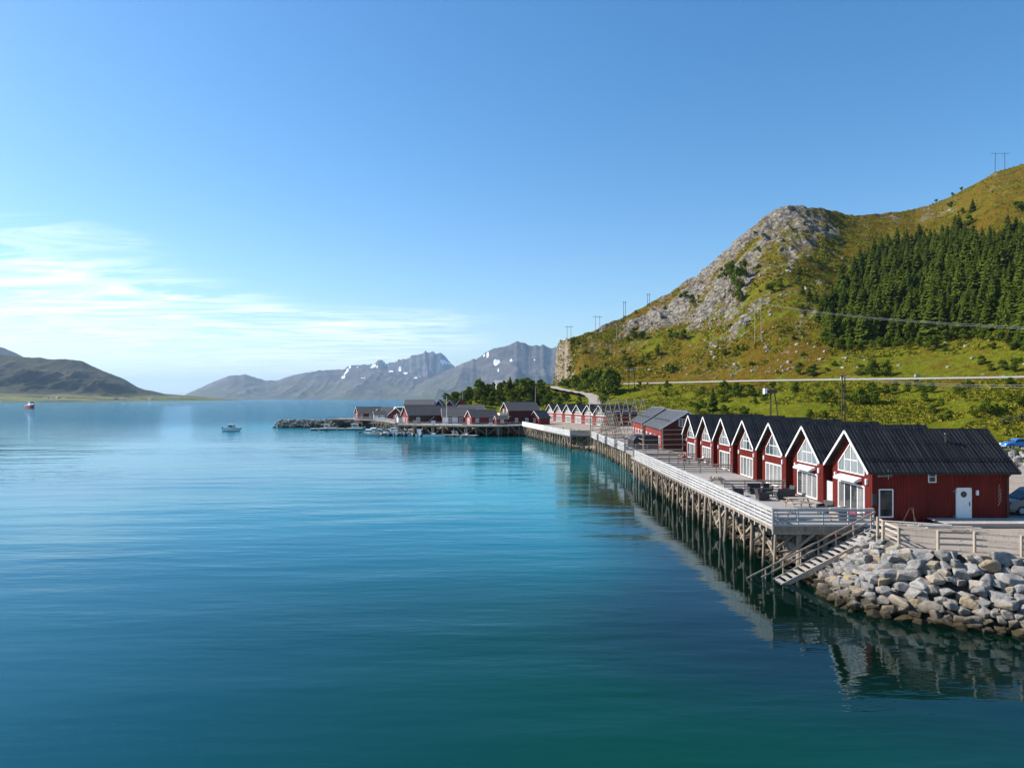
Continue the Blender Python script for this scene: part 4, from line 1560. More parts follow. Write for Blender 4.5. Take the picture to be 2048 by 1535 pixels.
# ================================================================== MIDDLE OF THE QUAY
def quay(name, label, outer, inner, z, rail=None, n=5, h=1.05, pile_step=2.4, low=-0.1, cat='pier', braces=True, bank_gap=0.7, rmat=None, seg=4.0, post=1.6):
    """deck between two plan polylines of equal length, piles and railing along the outer one"""
    q = empty(name, (0, 0, 0))
    tag(q, label, cat)
    mb = MB()
    for (a, b), (c, d) in zip(zip(outer[:-1], outer[1:]), zip(inner[:-1], inner[1:])):
        a, b, c, d = [Vector((*p, z)) for p in (a, b, c, d)]
        k = max(1, int((b - a).length / 0.3))
        for i in range(k):
            f0, f1 = i / k, (i + 1) / k - 0.04 / k
            dz = Vector((0, 0, random.uniform(-0.005, 0.005)))
            p = [a.lerp(b, f0) + dz, a.lerp(b, f1) + dz, c.lerp(d, f1) + dz, c.lerp(d, f0) + dz]
            mb.prism(p, (0, 0, -0.06))
    tag(mb.build('deck', deck_wood, q, fix=True), kind='stuff')
    for (a, b), (c, d) in zip(zip(outer[:-1], outer[1:]), zip(inner[:-1], inner[1:])):
        A, B, C, D = [Vector((*p, 0)) for p in (a, b, c, d)]
        Ln = (B - A).length
        dr = (B - A).normalized()
        inn = (C - A).normalized()
        MB().beam(A + inn * 0.15 + Vector((0, 0, z - 0.22)), B + inn * 0.15 + Vector((0, 0, z - 0.22)), 0.16, 0.3).build('beam', pile_wood, q)
        k = max(1, int(Ln / pile_step))
        for i in range(k + 1):
            p = A.lerp(B, min(1, (i + 0.15) / k)) + inn * 0.35
            pile(q, p.x, p.y, z - 0.08, -1.8, random.uniform(0.11, 0.15), 0.15)
            if i % 2 == 0:
                p2 = p + inn * 1.9
                pile(q, p2.x, p2.y, z - 0.1, -1.2, 0.13, 0.1)
            if braces and i < k and random.random() < 0.7:
                s_ = 1 if random.random() < 0.5 else 0
                p0, p1 = p, p + dr * min(pile_step, Ln / k)
                if s_:
                    p0, p1 = p1, p0
                MB().beam(p0 + inn * 0.15 + Vector((0, 0, z - 0.4)), p1 + inn * 0.15 + Vector((0, 0, 0.5)), 0.08, 0.16).build('brace', pile_wood, q)
        if rail:
            rail_run(q, a, b, z, rail, n, h, 0.14 if n > 4 else 0.10, post, (-inn.x, -inn.y), seg, rail, low)
    return q


mq = quay('service_pier', 'middle stretch of grey timber pier before the grey roofed sheds', [(17.8, 100.9), (17.9, 113.5), (17.8, 128), (17.7, 141), (17.6, 156)],
          [(25, 100.9), (25, 113.5), (25, 128), (25, 141), (25, 156)], DECK, None)
for ya, yb, dx in ((112, 119, 0.0), (121, 130, -0.25), (131.5, 141, -0.5), (142, 152, -0.7)):
    rail_run(mq, (17.7 + dx, ya), (17.7 + dx, yb), DECK, rail_wood, 4, 1.1, 0.2, 2.2, (-1, 0), 5, rail_wood, -0.15)
    rail_run(mq, (17.7 + dx, ya), (17.7 + dx + 5.5, ya), DECK, rail_brown, 3, 0.95, 0.11, 1.9, (0, -1), 3, rail_brown, 0.15)

wq = quay('terrace_pier', 'far timber pier with a solid white railing in front of the six gabled apartments', [(17.5, 157.2), (12.9, 157.4), (8.2, 185.5), (3.2, 215)],
          [(18.6, 161), (18.0, 161.5), (14.5, 187), (9.0, 216)], DECK, None)
rail_run(wq, (12.85, 157.3), (8.15, 185.4), DECK, rail_wood, 6, 1.15, 0.19, 2.4, (-1, 0), 6, rail_wood, -0.15)
rail_run(wq, (8.15, 185.6), (3.1, 215), DECK, white, 6, 1.15, 0.19, 2.4, (-1, 0), 6, white, -0.15)
rail_run(wq, (12.95, 157.2), (17.4, 157.0), DECK, rail_brown, 6, 1.1, 0.17, 1.5, (0, -1), 5, rail_brown, -0.1)
# stones along the middle and far banks
ub2 = empty('stone_bank', (0, 0, 0))
tag(ub2, 'pale stones heaped under the middle and far piers', 'stone bank')
path3 = bank_param(12, 20)
spots = []
for i in range(2300):
    _, tp, ft = path3[random.randrange(len(path3))]
    f = random.uniform(0.0, 1.12)
    p = tp.lerp(ft, f)
    spots.append((p.x, p.y, SH_Z * (1 - f) + random.uniform(-0.1, 0.2)))
scatter_stones(ub2, 'stones', spots, 0.5, 1.5)

# ---- two big sheds with grey roofs, ridges along the quay
RZ = R(90 - 3.2)
s1 = house('boathouse', 'large red boathouse with grey sheet roof and small white window in its near gable', (28.2, 121.5, SH_Z), RZ, 19.5, 8.0, 3.7, 6.2, dark_red, grey_roof,
           'boathouse', 'red boathouses with grey roofs', og=0.3, oe=0.4, ribs=0.9)
opening(s1, 'front', 19.5, 8.0, 1.35, 0.35, 4.0, 5.1, 2, 3, pm=dark_pane, fw=0.09)
s2 = house('boathouse', 'second red boathouse with grey sheet roof, farther along the quay', (28.9, 140.6, SH_Z), RZ, 17.0, 8.0, 3.9, 6.5, dark_red, grey_roof,
           'boathouse', 'red boathouses with grey roofs', og=0.3, oe=0.4, ribs=0.9)
for s_, L_ in ((s1, 19.5), (s2, 17.0)):
    MB().box(-L_ / 2 - 0.03, L_ / 2 + 0.03, 4.0, 4.06, 0, 3.6).build('sunlit_front', red_far, s_)  # brighter red over the dark red wall: sunlight put into the colour
    for a in range(4):
        x = -L_ / 2 + 2.0 + a * (L_ - 4) / 3
        opening(s_, 'far', L_, 8.12, x - 0.8, x + 0.8, 0.9, 2.3, 2, 1, pm=far_pane, fw=0.1)
    # snow guard line across the lower roof
    MB().beam((-L_ / 2, 2.9, 4.95), (L_ / 2, 2.9, 4.95), 0.05, 0.1).build('snow_guard', black, s_)

# ---- black covered stack with poles in front of the sheds
ts = empty('covered_stack', (22.2, 118.5, DECK))
tag(ts, 'black tarpaulin covered stack on the pier in front of the grey roofed boathouses', 'covered stack')
rings = []
for i in range(13):
    y = -2.6 + i * 5.2 / 12
    wob = 0.12 * math.sin(i * 1.9)
    rings.append([(-2.3 + wob, y, 0), (-2.35 + wob, y, 1.3), (-1.9 + wob, y, 1.95 + wob * 0.5), (0, y, 2.12 - wob * 0.5), (1.9, y, 1.98 + wob * 0.4), (2.35 - wob, y, 1.4), (2.3, y, 0)])
MB().loft(rings).build('tarpaulin', tarp, ts, smooth=False, fix=True)
for i in range(5):
    MB().beam((-2.5, -2.2 + i * 1.1, 0), (-2.5, -2.2 + i * 1.1, 2.0), 0.05, 0.05).build('pole', pale_pole, ts)

sf = empty('pole_rack', (20.5, 110.5, DECK))
tag(sf, 'slender pole frame with cross rails beside the black covered stack', 'pole frame')
for (x, y, hh_) in ((0, 0, 4.2), (0.6, 4, 5.2), (3.0, 0, 3.6), (6.2, 0.5, 4.0), (6.8, 3, 4.2), (9.0, 1, 3.0), (0.2, 9, 4.4)):
    MB().cyl((x, y, 0), (x + random.uniform(-.2, .2), y, hh_), 0.06, 0.045, 6).build('pole', pale_pole, sf)
for z in (0.9, 1.7, 2.5, 3.2):
    MB().beam((-0.2, 0, z), (6.6, 0.4, z + 0.1), 0.05, 0.07).build('cross_pole', pale_pole, sf)
    MB().beam((6.2, 0.5, z), (9.0, 1, z - 0.3), 0.05, 0.06).build('cross_pole', pale_pole, sf)
    MB().beam((0, 0, z), (0.3, 9, z), 0.05, 0.06).build('cross_pole', pale_pole, sf)


# ---- racks for drying fish: A frames under long poles
def drying_rack(label, a, b, depth, zt, nf, levels):
    a, b = Vector((*a, SH_Z)), Vector((*b, SH_Z))
    k = empty('drying_rack', (0, 0, 0))
    tag(k, label, 'drying rack', 'fish drying racks')
    d = (b - a).normalized()
    n0 = Vector((-d.y, d.x, 0))
    for i in range(nf):
        p = a.lerp(b, i / (nf - 1))
        top = p + Vector((0, 0, zt))
        for s in (-1, 1):
            MB().cyl(p + n0 * s * depth, top + n0 * s * 0.15 + Vector((0, 0, 0.3)), 0.10, 0.075, 6).build('upright', pale_pole, k)
        for z in (0.35, 0.68):
            w = depth * (1 - z)
            MB().cyl(p - n0 * w + Vector((0, 0, zt * z)), p + n0 * w + Vector((0, 0, zt * z)), 0.06, n=5).build('tie', pale_pole, k)
    for s in (-1, 1):
        for j in range(levels):
            f = 0.12 + 0.86 * j / (levels - 1)
            w = depth * (1 - f) + 0.2
            MB().cyl(a - d * 0.8 + n0 * s * w + Vector((0, 0, zt * f)), b + d * 0.8 + n0 * s * w + Vector((0, 0, zt * f + random.uniform(-.1, .1))), 0.065, 0.055, 5).build('drying_pole', pale_pole, k)
    return k


drying_rack('tall pale drying rack of A frames and long poles behind the pier bend', (20.0, 163), (31.5, 171), 2.6, 7.9, 6, 8)
drying_rack('smaller weathered pole rack nearer the pier, left of the grey roofed boathouses', (19.3, 146), (22.8, 158), 1.7, 5.2, 5, 7)
mp_ = MB().cyl((17.5, 156.6, 0), (17.1, 156.6, 10.2), 0.16, 0.10, 8)
tag(mp_.build('mooring_pole', pale_pole, smooth=True), 'tall single pale pole standing at the pier bend', 'pole')

# ---- row of six gabled apartments behind the white pier
row_a, row_b = Vector((27.2, 221.0)), Vector((14.4, 269))
dirv = (row_b - row_a).normalized()
fr_rz = math.atan2(-dirv.x, dirv.y)
APO = ['nearest', 'second', 'third', 'fourth', 'fifth', 'farthest']
for i in range(6):
    p = row_a.lerp(row_b, i / 5)
    sp = (row_b - row_a).length / 5
    Wd = sp * 0.985
    h = house('gabled_apartment', '%s of six joined red apartments with glazed white gables behind the white railed pier' % APO[i], (p.x + 5.0, p.y, SH_Z), fr_rz, 10, Wd, 3.2, 6.1,
              red_far, black_roof, 'apartment', 'glazed gable apartments behind the far pier', og=0.7, oe=0.0, ribs=0)
    top = lambda a, Wd=Wd: 3.2 + 2.9 * (1 - abs(a) / (Wd / 2)) - 0.35
    opening(h, 'front', 10, Wd, -Wd * 0.40, Wd * 0.40, 3.0, 0, 6, 1, pm=far_pane, fw=0.16, tops=top, transom=3.75)
    opening(h, 'front', 10, Wd, -Wd * 0.30, Wd * 0.30, 0.15, 2.2, 4, 1, pm=far_pane, fw=0.14, name='glass_door')
    MB().box(-5.06, -5.0, -Wd / 2 + 0.15, Wd / 2 - 0.15, 2.45, 2.8).build('balcony_band', red_far, h)
    for s in (-1, 1):
        MB().beam((-6.6, s * Wd * 0.42, 0), (-6.6, s * Wd * 0.42, 1.0), 0.09, 0.09).build('terrace_post', rail_brown, h)
    MB().beam((-6.6, -Wd * 0.46, 0.95), (-6.6, Wd * 0.46, 0.95), 0.06, 0.1).build('terrace_rail', rail_brown, h)

# ================================================================== FAR HARBOUR VILLAGE
hq = quay('harbour_pier', 'dark timber quay with thin railing joining the far village houses', [(2.5, 216), (-4, 211), (-13.5, 211), (-24, 216), (-36, 222)],
          [(6, 226), (-2, 226), (-12, 227), (-24, 230), (-34, 234)], DECK, rail_brown, 3, 1.0, 3.0, 0.15, post=2.2)
hq2 = quay('harbour_pier', 'far quay with pale railing below the left village houses', [(-39, 236), (-46, 257), (-52, 270), (-62, 276), (-73, 278)],
           [(-34, 240), (-43, 257), (-53, 274), (-62, 282), (-72, 284)], DECK, rail_wood, 3, 1.0, 4.0, 0.1, post=2.5)


def wins(h, face, L, Wd, xs, z0, z1, w, nx=2, nz=1):
    for x in xs:
        opening(h, face, L, Wd, x - w / 2, x + w / 2, z0, z1, nx, nz, pm=far_pane, fw=0.12)


h = house('quay_house', 'tall dark red house with outside wooden stairs and cream balcony at its gable', (2.6, 231, SH_Z), R(20), 10.2, 7.0, 4.6, 7.0, dark_red, slate_roof, 'house', og=0.5, oe=0.4)
wins(h, 'near', 10.2, 7.0, (-2.5, 1.0), 0.8, 2.0, 0.9)
wins(h, 'front', 10.2, 7.0, (-1.6, 1.6), 3.6, 4.8, 1.2)
bl = MB().box(-8.0, -5.12, -3.2, 3.0, 2.55, 2.75).box(-8.05, -7.95, -3.2, 3.0, 2.75, 3.75).box(-8.0, -5.12, -3.25, -3.18, 2.75, 3.75).build('balcony', cream, h)
for x in (-7.9, -5.5):
    MB().beam((x, -3.1, 0), (x, -3.1, 2.6), 0.15, 0.15).build('balcony_post', pale_pole, h)
sb = MB()
sb.beam((-5.2, -4.0, 2.7), (-9.6, -4.4, 0.05), 0.1, 0.3).beam((-5.2, -5.0, 2.7), (-9.6, -5.4, 0.05), 0.1, 0.3)
for i in range(11):
    f = (i + 0.5) / 11
    sb.box(-5.2 - 4.4 * f - 0.15, -5.2 - 4.4 * f + 0.15, -5.0 - 0.4 * f, -4.0 - 0.4 * f, 2.65 - 2.6 * f, 2.72 - 2.6 * f)
sb.build('stairs', pale_pole, h)
h = house('small_shed', 'small red shed with white gable trim between the tall house and the apartments', (9.0, 229, SH_Z), R(38), 4.5, 4.6, 2.2, 4.2, red_far, slate_roof, 'shed', og=0.3, oe=0.3)
wins(h, 'front', 4.5, 4.6, (0,), 0.8, 1.9, 0.9)
h = house('quay_house', 'low red house with grey roof and white gable trim, left of the tall dark house', (-9.6, 227, SH_Z), R(24), 9.0, 5.2, 2.5, 4.5, red_far, slate_roof, 'house', og=0.4, oe=0.3)
wins(h, 'front', 9, 5.2, (0,), 0.4, 2.0, 2.0, 4)
wins(h, 'near', 9, 5.2, (-2.6, 2.0), 0.9, 2.0, 1.0)
h = house('quay_building', 'long low building with grey roof and mixed white and red front on the quay', (-17.5, 234, SH_Z), R(8), 11.0, 8.0, 2.7, 5.0, red_far, slate_roof, 'building', og=0.3, oe=0.6)
for x in (-4.6, -1.5, 4.2):
    MB().box(x - 0.9, x + 0.9, -4.06, -4.0, 0.2, 2.6).build('white_panel', white, h)
wins(h, 'near', 11, 8.12, (-3.1, 0.4, 2.4), 0.7, 2.1, 1.2)
h = house('quay_building', 'brown walled boathouse with red gable and long grey roof on the quay', (-29, 237, SH_Z), R(24), 13.5, 7.6, 3.0, 5.8, brown_wall, slate_roof, 'boathouse', og=0.5, oe=0.4)
MB().prism([(-6.8, -3.7, 0.02), (-6.8, 3.7, 0.02), (-6.8, 3.7, 3.0), (-6.8, 0, 5.6), (-6.8, -3.7, 3.0)], (0.06, 0, 0)).build('gable_boarding', red_far, h, fix=True)
wins(h, 'front', 13.62, 7.6, (-2.0, 0.6, 2.4), 0.5, 2.0, 0.9)
wins(h, 'near', 13.5, 7.6, (-3.5,), 0.9, 2.1, 1.1)
MB().beam((-1.0, -4.1, 0.1), (1.8, -4.3, 2.3), 0.8, 0.12).build('ramp', rail_wood, h)
h = house('fish_hall', 'long pale walled hall with flat grey roof standing behind the quay houses', (-37, 285, SH_Z), R(0), 11.5, 12, 5.8, 7.6, cream, slate_roof, 'hall', og=0.2, oe=0.3)
wins(h, 'near', 11.5, 12, (-3.5, 0, 3.5), 3.2, 4.4, 2.0, 3)
for i, x in enumerate((-28.5, -24.3, -20.4)):
    h = house('gabled_store', '%s of three joined dark red gables behind the quay' % ('left', 'middle', 'right')[i], (x, 281 + i, SH_Z), R(90), 12, 4.1, 5.0, 7.6, dark_red, slate_roof,
              'store', 'three joined dark red gables', og=0.3, oe=0.0)
    wins(h, 'front', 12, 4.1, (0,), 3.2, 4.6, 0.9)
h = house('quay_building', 'dark roofed red building with white end behind the chimney stack', (-15.0, 262, SH_Z), R(-2), 9.0, 7.0, 3.6, 5.8, dark_red, slate_roof, 'building', og=0.3, oe=0.4)
MB().box(-4.3, -3.0, -3.57, -3.5, 1.9, 3.5).build('white_panel', white, h)
MB().box(-0.7, 0.7, -3.57, -3.5, 1.9, 3.5).build('white_panel', white, h)
tw = empty('hoist_tower', (-18.6, 264, SH_Z))
tag(tw, 'narrow red brick coloured tower with steel mast rising over the quay roofs', 'tower')
MB().box(-0.75, 0.75, -0.75, 0.75, 0, 7.6).build('shaft', red_far, tw)
MB().box(-0.9, 0.9, -0.9, 0.9, 7.6, 7.85).build('top_slab', slate_roof, tw)
MB().cyl((0.2, 0, 7.85), (0.2, 0, 11.0), 0.06).cyl((-0.4, 0, 9.5), (0.8, 0, 9.5), 0.04).build('mast', steel, tw)

# left group
h = house('harbour_house', 'leftmost harbour house with grey roof, red front gable and pale wall', (-57.5, 285, SH_Z + 0.2), R(22), 9.6, 7.5, 2.3, 4.6, red_far, slate_roof, 'house', og=0.4, oe=0.4)
wins(h, 'near', 9.6, 7.5, (-3.6, 0.2), 0.6, 1.9, 1.2)
wins(h, 'front', 9.6, 7.5, (0,), 0.6, 1.9, 1.4)
MB().prism([(1.2, -4.6, 0), (4.4, -4.6, 0), (4.4, -4.6, 2.0), (2.8, -4.6, 3.7), (1.2, -4.6, 2.0)], (0, 2.5, 0)).build('dormer_wall', dark_red, h, fix=True)
MB().beam((0.9, -4.8, 1.75), (2.8, -4.8, 3.85), 0.06, 0.2, up=(0, 1, 0)).beam((4.7, -4.8, 1.75), (2.8, -4.8, 3.85), 0.06, 0.2, up=(0, 1, 0)).build('dormer_trim', white, h)
for s in (-1, 1):
    MB().prism([(2.8, -4.75, 3.78), (2.8 + s * 2.0, -4.75, 1.6), (2.8 + s * 2.0, -4.75, 1.75), (2.8, -4.75, 3.95)], (0, 4.2, 0)).build('dormer_roof', slate_roof, h, fix=True)
h = house('harbour_house', 'dark harbour house with half of its roof white, right of the leftmost house', (-47.6, 283, SH_Z + 0.2), R(0), 7.6, 7.5, 2.3, 4.5, dark_red, slate_roof, 'house', og=0.4, oe=0.4)
MB().prism([(0.6, -4.3, 2.05), (4.25, -4.3, 2.05), (4.25, 0, 4.72), (0.6, 0, 4.72)], (0, -0.04, 0.06)).build('white_roof_sheet', lamp_white, h, fix=True)
wins(h, 'near', 7.6, 7.5, (-1.8, 2.4), 0.6, 1.9, 1.0)
h = house('harbour_shed', 'red boat shed with broad gable facing the water between the harbour houses', (-41, 268, SH_Z), R(62), 8.5, 7.2, 2.2, 4.8, red_far, slate_roof, 'shed', og=0.4, oe=0.4)
wins(h, 'front', 8.5, 7.2, (0,), 0.3, 2.1, 2.2, 3)
h = house('white_house', 'white house with pale roof half hidden by trees on the wooded knoll', (-5.0, 372, 16.4), R(10), 7, 5, 2.6, 4.4, lamp_white, grey_panel, 'house', og=0.4, oe=0.4, base=4)
wins(h, 'near', 7, 5, (-2, 0, 2), 0.8, 2.0, 1.0)

# small sheds, boxes and flag pole between the houses
for i, (x, y, a, L_, W_, hw_, hr_, wm_, lb) in enumerate(((-52.3, 279.5, 14, 4.2, 3.2, 2.1, 3.2, white, 'little white shed between the two left harbour houses'),
                                             (-35.6, 262, 30, 5.5, 4.2, 2.4, 4.2, red_far, 'red shed with white trim behind the boat shed'),
                                             (-23.0, 252, 10, 7.0, 5.0, 3.6, 5.4, red_far, 'red store with white trim behind the brown boathouse'),
                                             (-12.6, 246, -8, 6.0, 4.6, 3.0, 4.8, dark_red, 'dark red store behind the low red house'),
                                             (-37.5, 243, 20, 3.4, 2.8, 2.0, 3.0, white, 'little white hut at the left end of the quay'),
                                             (-3.4, 221, 15, 3.6, 2.6, 1.9, 2.8, red_far, 'tiny red hut on the quay before the tall dark house'))):
    h = house('harbour_hut', lb, (x, y, SH_Z + 0.05), R(a), L_, W_, hw_, hr_, wm_, slate_roof, 'shed', og=0.25, oe=0.25)
    wins(h, 'near', L_, W_, (0,), 0.7, 1.6, 0.9)
for i, (x, y, n_, m_, lb) in enumerate(((-24.5, 221, 3, hull_white, 'stack of white fish boxes at the quay edge'), (-14.5, 216, 2, buoy, 'stack of orange fish boxes on the quay'),
                                    (-31, 227, 3, hull_grey, 'stack of grey fish boxes by the brown boathouse'), (-6.5, 216, 2, hull_white, 'low stack of white boxes before the tiny red hut'))):
    k = empty('box_stack', (x, y, DECK))
    tag(k, lb, 'boxes')
    for j in range(n_):
        MB().box(-0.6, 0.6, -0.4, 0.4, j * 0.42, j * 0.42 + 0.38).box(-0.65, 0.65, -0.45, 0.45, j * 0.42 + 0.30, j * 0.42 + 0.38).build('fish_box', m_, k)
k = empty('flag_pole', (-20.8, 226, SH_Z))
tag(k, 'thin white pole rising in front of the long low quay building', 'pole')
MB().cyl((0, 0, 0), (0, 0, 9), 0.08, 0.04, 8).build('pole', lamp_white, k)
MB().cyl((0, 0, 9), (0, 0, 9.15), 0.1, 0.02, 8).build('finial', lamp_white, k)

# ---- breakwater
bw = empty('breakwater', (0, 0, 0))
tag(bw, 'low stone breakwater running out to the left of the harbour', 'breakwater')
ax, bx = Vector((-92, 283)), Vector((-64, 286))
rings = []
for i in range(15):
    p = ax.lerp(bx, i / 14)
    w = 1.0 if i > 0 else 0.5
    rings.append([(p.x, p.y - 5.2 * w, -1.5), (p.x, p.y - 1.9 * w, 2.6 * w), (p.x, p.y + 1.9 * w, 2.6 * w), (p.x, p.y + 5.2 * w, -1.5)])
MB().loft(rings).build('core', bank_m, bw, fix=True)
spots = []
for i in range(1100):
    f = random.random()
    p = ax.lerp(bx, f)
    c_ = random.uniform(-1, 1)
    z = min(2.5, (1 - abs(c_)) * 4.4)
    spots.append((p.x + random.uniform(-1.5, 0.5), p.y + c_ * 4.2, z))
scatter_stones(bw, 'stones', spots, 0.7, 1.7)

# ================================================================== BOATS


def hull_rings(L, B, H, draft=0.25, bow=0.55, sheer=0.25, n=10):
    rings = []
    for i in range(n):
        f = i / (n - 1)                       # 0 stern .. 1 bow
        w = B / 2 * (1 - max(0, (f - bow) / (1 - bow)) ** 1.8 * 0.96) * (0.92 + 0.08 * min(1, f * 4))
        x = L * f
        top = H + sheer * f ** 2
        kx = x - (0.12 * L * max(0, f - 0.85) / 0.15)
        rings.append([(x, -w, top), (kx, -w * 0.86, 0.12), (kx, -w * 0.35, -draft), (kx, w * 0.35, -draft), (kx, w * 0.86, 0.12), (x, w, top),
                      (x, w * 0.9, top - 0.03), (x, w * 0.86, top * 0.55), (x, -w * 0.86, top * 0.55), (x, -w * 0.9, top - 0.03)])
    return rings


def boat(label, loc, rz, L=5.2, B=2.0, H=0.65, hm=None, cabin_=None, canopy=False, motor=True, group=None, name='motor_boat', cat='boat', mast=False, cm=None):
    b = empty(name, loc, rz)
    tag(b, label, cat, group)
    hl = MB().loft(hull_rings(L, B, H)).build('hull', hm or hull_grey, b, smooth=False, fix=True)
    MB().tube([(p[0][0], p[0][1], p[0][2] + 0.03) for p in hull_rings(L, B, H)], 0.05, 5).tube([(p[5][0], p[5][1], p[5][2] + 0.03) for p in hull_rings(L, B, H)], 0.05, 5).build('gunwale', hull_dark if hm is not hull_dark else hull_grey, b)
    cm = cm or hull_white
    if cabin_:
        x0, x1, hc = cabin_
        w = B * 0.36
        z0 = H * 0.6
        c_ = MB().prism([(x0, -w, z0), (x1 + 0.35, -w, z0), (x1 + 0.15, -w, z0 + hc * 0.5), (x1 - 0.25, -w, z0 + hc), (x0, -w, z0 + hc)], (0, 2 * w, 0)).build('wheelhouse', cm, b, fix=True)
        MB().box(x0 - 0.25, x1 - 0.05, -w - 0.12, w + 0.12, z0 + hc, z0 + hc + 0.09).build('wheelhouse_roof', cm, b)
        for s in (-1, 1):
            MB().box(x0 + 0.2, x1 - 0.35, s * w - 0.015, s * w + 0.015, z0 + hc * 0.52, z0 + hc * 0.9).build('side_window', dark_pane, c_)
        MB().beam((x1 + 0.10, 0, z0 + hc * 0.55), (x1 - 0.17, 0, z0 + hc * 0.93), 2 * w * 0.88, 0.03, up=(1, 0, 0.6)).build('windscreen', dark_pane, c_)
    else:
        k = MB().box(L * 0.36, L * 0.52, -B * 0.16, B * 0.16, H * 0.5, H + 0.55).build('console', cm, b)
        MB().beam((L * 0.53, 0, H + 0.5), (L * 0.46, 0, H + 0.95), B * 0.34, 0.02, up=(1, 0, 0.4)).build('windscreen', dark_pane, k)
        for f in (0.2, 0.68):
            MB().box(L * f - 0.14, L * f + 0.14, -B * 0.38, B * 0.38, H * 0.55, H * 0.68).build('thwart', hull_grey, b)
    if canopy:
        cp = MB().prism([(L * 0.28, -B * 0.4, H + 1.25), (L * 0.28, 0, H + 1.42), (L * 0.28, B * 0.4, H + 1.25), (L * 0.28, B * 0.4, H + 1.3), (L * 0.28, 0, H + 1.48), (L * 0.28, -B * 0.4, H + 1.3)], (L * 0.3, 0, 0)).build('canopy', hull_white, b, fix=True)
        mbp = MB()
        for x in (L * 0.29, L * 0.57):
            for s in (-1, 1):
                mbp.beam((x, s * B * 0.39, H * 0.8), (x, s * B * 0.39, H + 1.27), 0.04, 0.04)
        mbp.build('canopy_frame', steel, b)
    if motor:
        mo = MB()
        mo.loft([[(-0.42, -0.16, H + z_), (-0.02, -0.14, H + z_), (-0.02, 0.14, H + z_), (-0.42, 0.16, H + z_)] for z_ in (0.0, 0.38)])
        mo.box(-0.3, -0.14, -0.08, 0.08, -0.4, H)
        mo.build('outboard', black, b, fix=True)
    if mast:
        MB().cyl((L * 0.4, 0, H), (L * 0.4, 0, H + 2.9), 0.04).build('mast', steel, b)
    return b


# floating jetties
def jetty(label, a, b, w, z=0.55, m=None):
    a, b = Vector((*a, 0)), Vector((*b, 0))
    j = empty('floating_jetty', (0, 0, 0))
    tag(j, label, 'jetty')
    k = max(2, int((b - a).length / 3))
    d = (b - a).normalized()
    n0 = Vector((-d.y, d.x, 0))
    for i in range(k):
        p, q = a.lerp(b, i / k), a.lerp(b, (i + 1) / k - 0.02)
        MB().beam(p + Vector((0, 0, z)), q + Vector((0, 0, z)), w, 0.12).build('deck_section', rail_wood, j)
        MB().beam(p + d * 0.2 + Vector((0, 0, z / 2 - 0.15)), q - d * 0.2 + Vector((0, 0, z / 2 - 0.15)), w * 0.9, z * 0.8).build('float', hull_dark, j)
    return j


jetty('grey floating jetty at the left of the harbour mouth below the breakwater', (-72.5, 255.5), (-54, 258), 3.2)
jetty('dark floating jetty with small boats along it in the middle of the harbour', (-46, 224), (-24, 219), 2.0)
jetty('short pale landing stage at the foot of the quay railing', (-20, 214), (-10, 209), 1.8)
boat('white canopied boat on the left floating jetty', (-70, 258.6, 0.05), R(5), 6.0, 2.2, 0.8, hull_white, (1.6, 3.6, 1.4), motor=False)
boat('white cabin boat lying at the right end of the left jetty', (-60.5, 261, 0.02), R(8), 6.6, 2.3, 0.8, hull_white, (1.6, 4.0, 1.5), motor=True)
boat('long flat white boat with canopy, leftmost of the moored row', (-46.8, 219.5, 0), R(-6), 6.2, 2.1, 0.5, hull_white, None, True)
small = [(-40.6, 218.5, 96, hull_grey, True, None), (-38.2, 217.6, 84, hull_dark, True, None), (-35.6, 217.4, 92, hull_grey, False, (1.4, 3.0, 1.4)), (-33.2, 217.0, 86, hull_dark, True, None),
         (-30.8, 216.8, 97, hull_grey, True, None), (-28.6, 217.2, 80, hull_white, False, (1.4, 3.2, 1.5))]
SB = ['first', 'second', 'third', 'fourth', 'fifth', 'sixth']
for i, (x, y, a, hm, cn, cb) in enumerate(small):
    boat('%s small outboard boat from the left in the row moored stern out' % SB[i], (x, y - 2.0, 0), R(a), 5.2, 1.9, 0.6, hm, cb, cn, True, 'small outboard boats moored stern out', mast=(i == 2))
boat('white cabin boat moored behind the small outboard row', (-34.5, 224.5, 0), R(172), 6.4, 2.3, 0.8, hull_white, (1.6, 3.9, 1.6), False, True, mast=True)
boat('grey canopied boat at the quay side of the harbour jetty', (-41.5, 225.2, 0), R(168), 5.8, 2.1, 0.7, hull_grey, None, True, True)
boat('long slim pale rowing boat moored below the quay ramp', (-26.6, 213.4, 0), R(-8), 7.0, 1.7, 0.55, hull_white, None, False, False, name='rowing_boat')
boat('pale wooden boat with low cabin moored at the right end of the harbour', (-19.3, 214.5, 0), R(-4), 5.4, 1.9, 0.6, hull_white, (1.3, 3.0, 1.2), False, False, name='wooden_boat')
boat('grey open skiff moored beside the landing stage', (-15.2, 210.3, 0), R(20), 4.4, 1.6, 0.5, hull_grey, None, False, True, name='open_skiff')
p = G(484, 861.5)
cruiser = boat('small pale cabin boat under way alone on open water', (p.x, p.y, 0), R(180), 6.7, 2.4, 0.95, hull_white, (2.0, 4.0, 1.6), False, True, name='cabin_boat', mast=True)
cruiser.rotation_euler.z = R(0)
cruiser.location = (p.x - 6.7, p.y, 0)


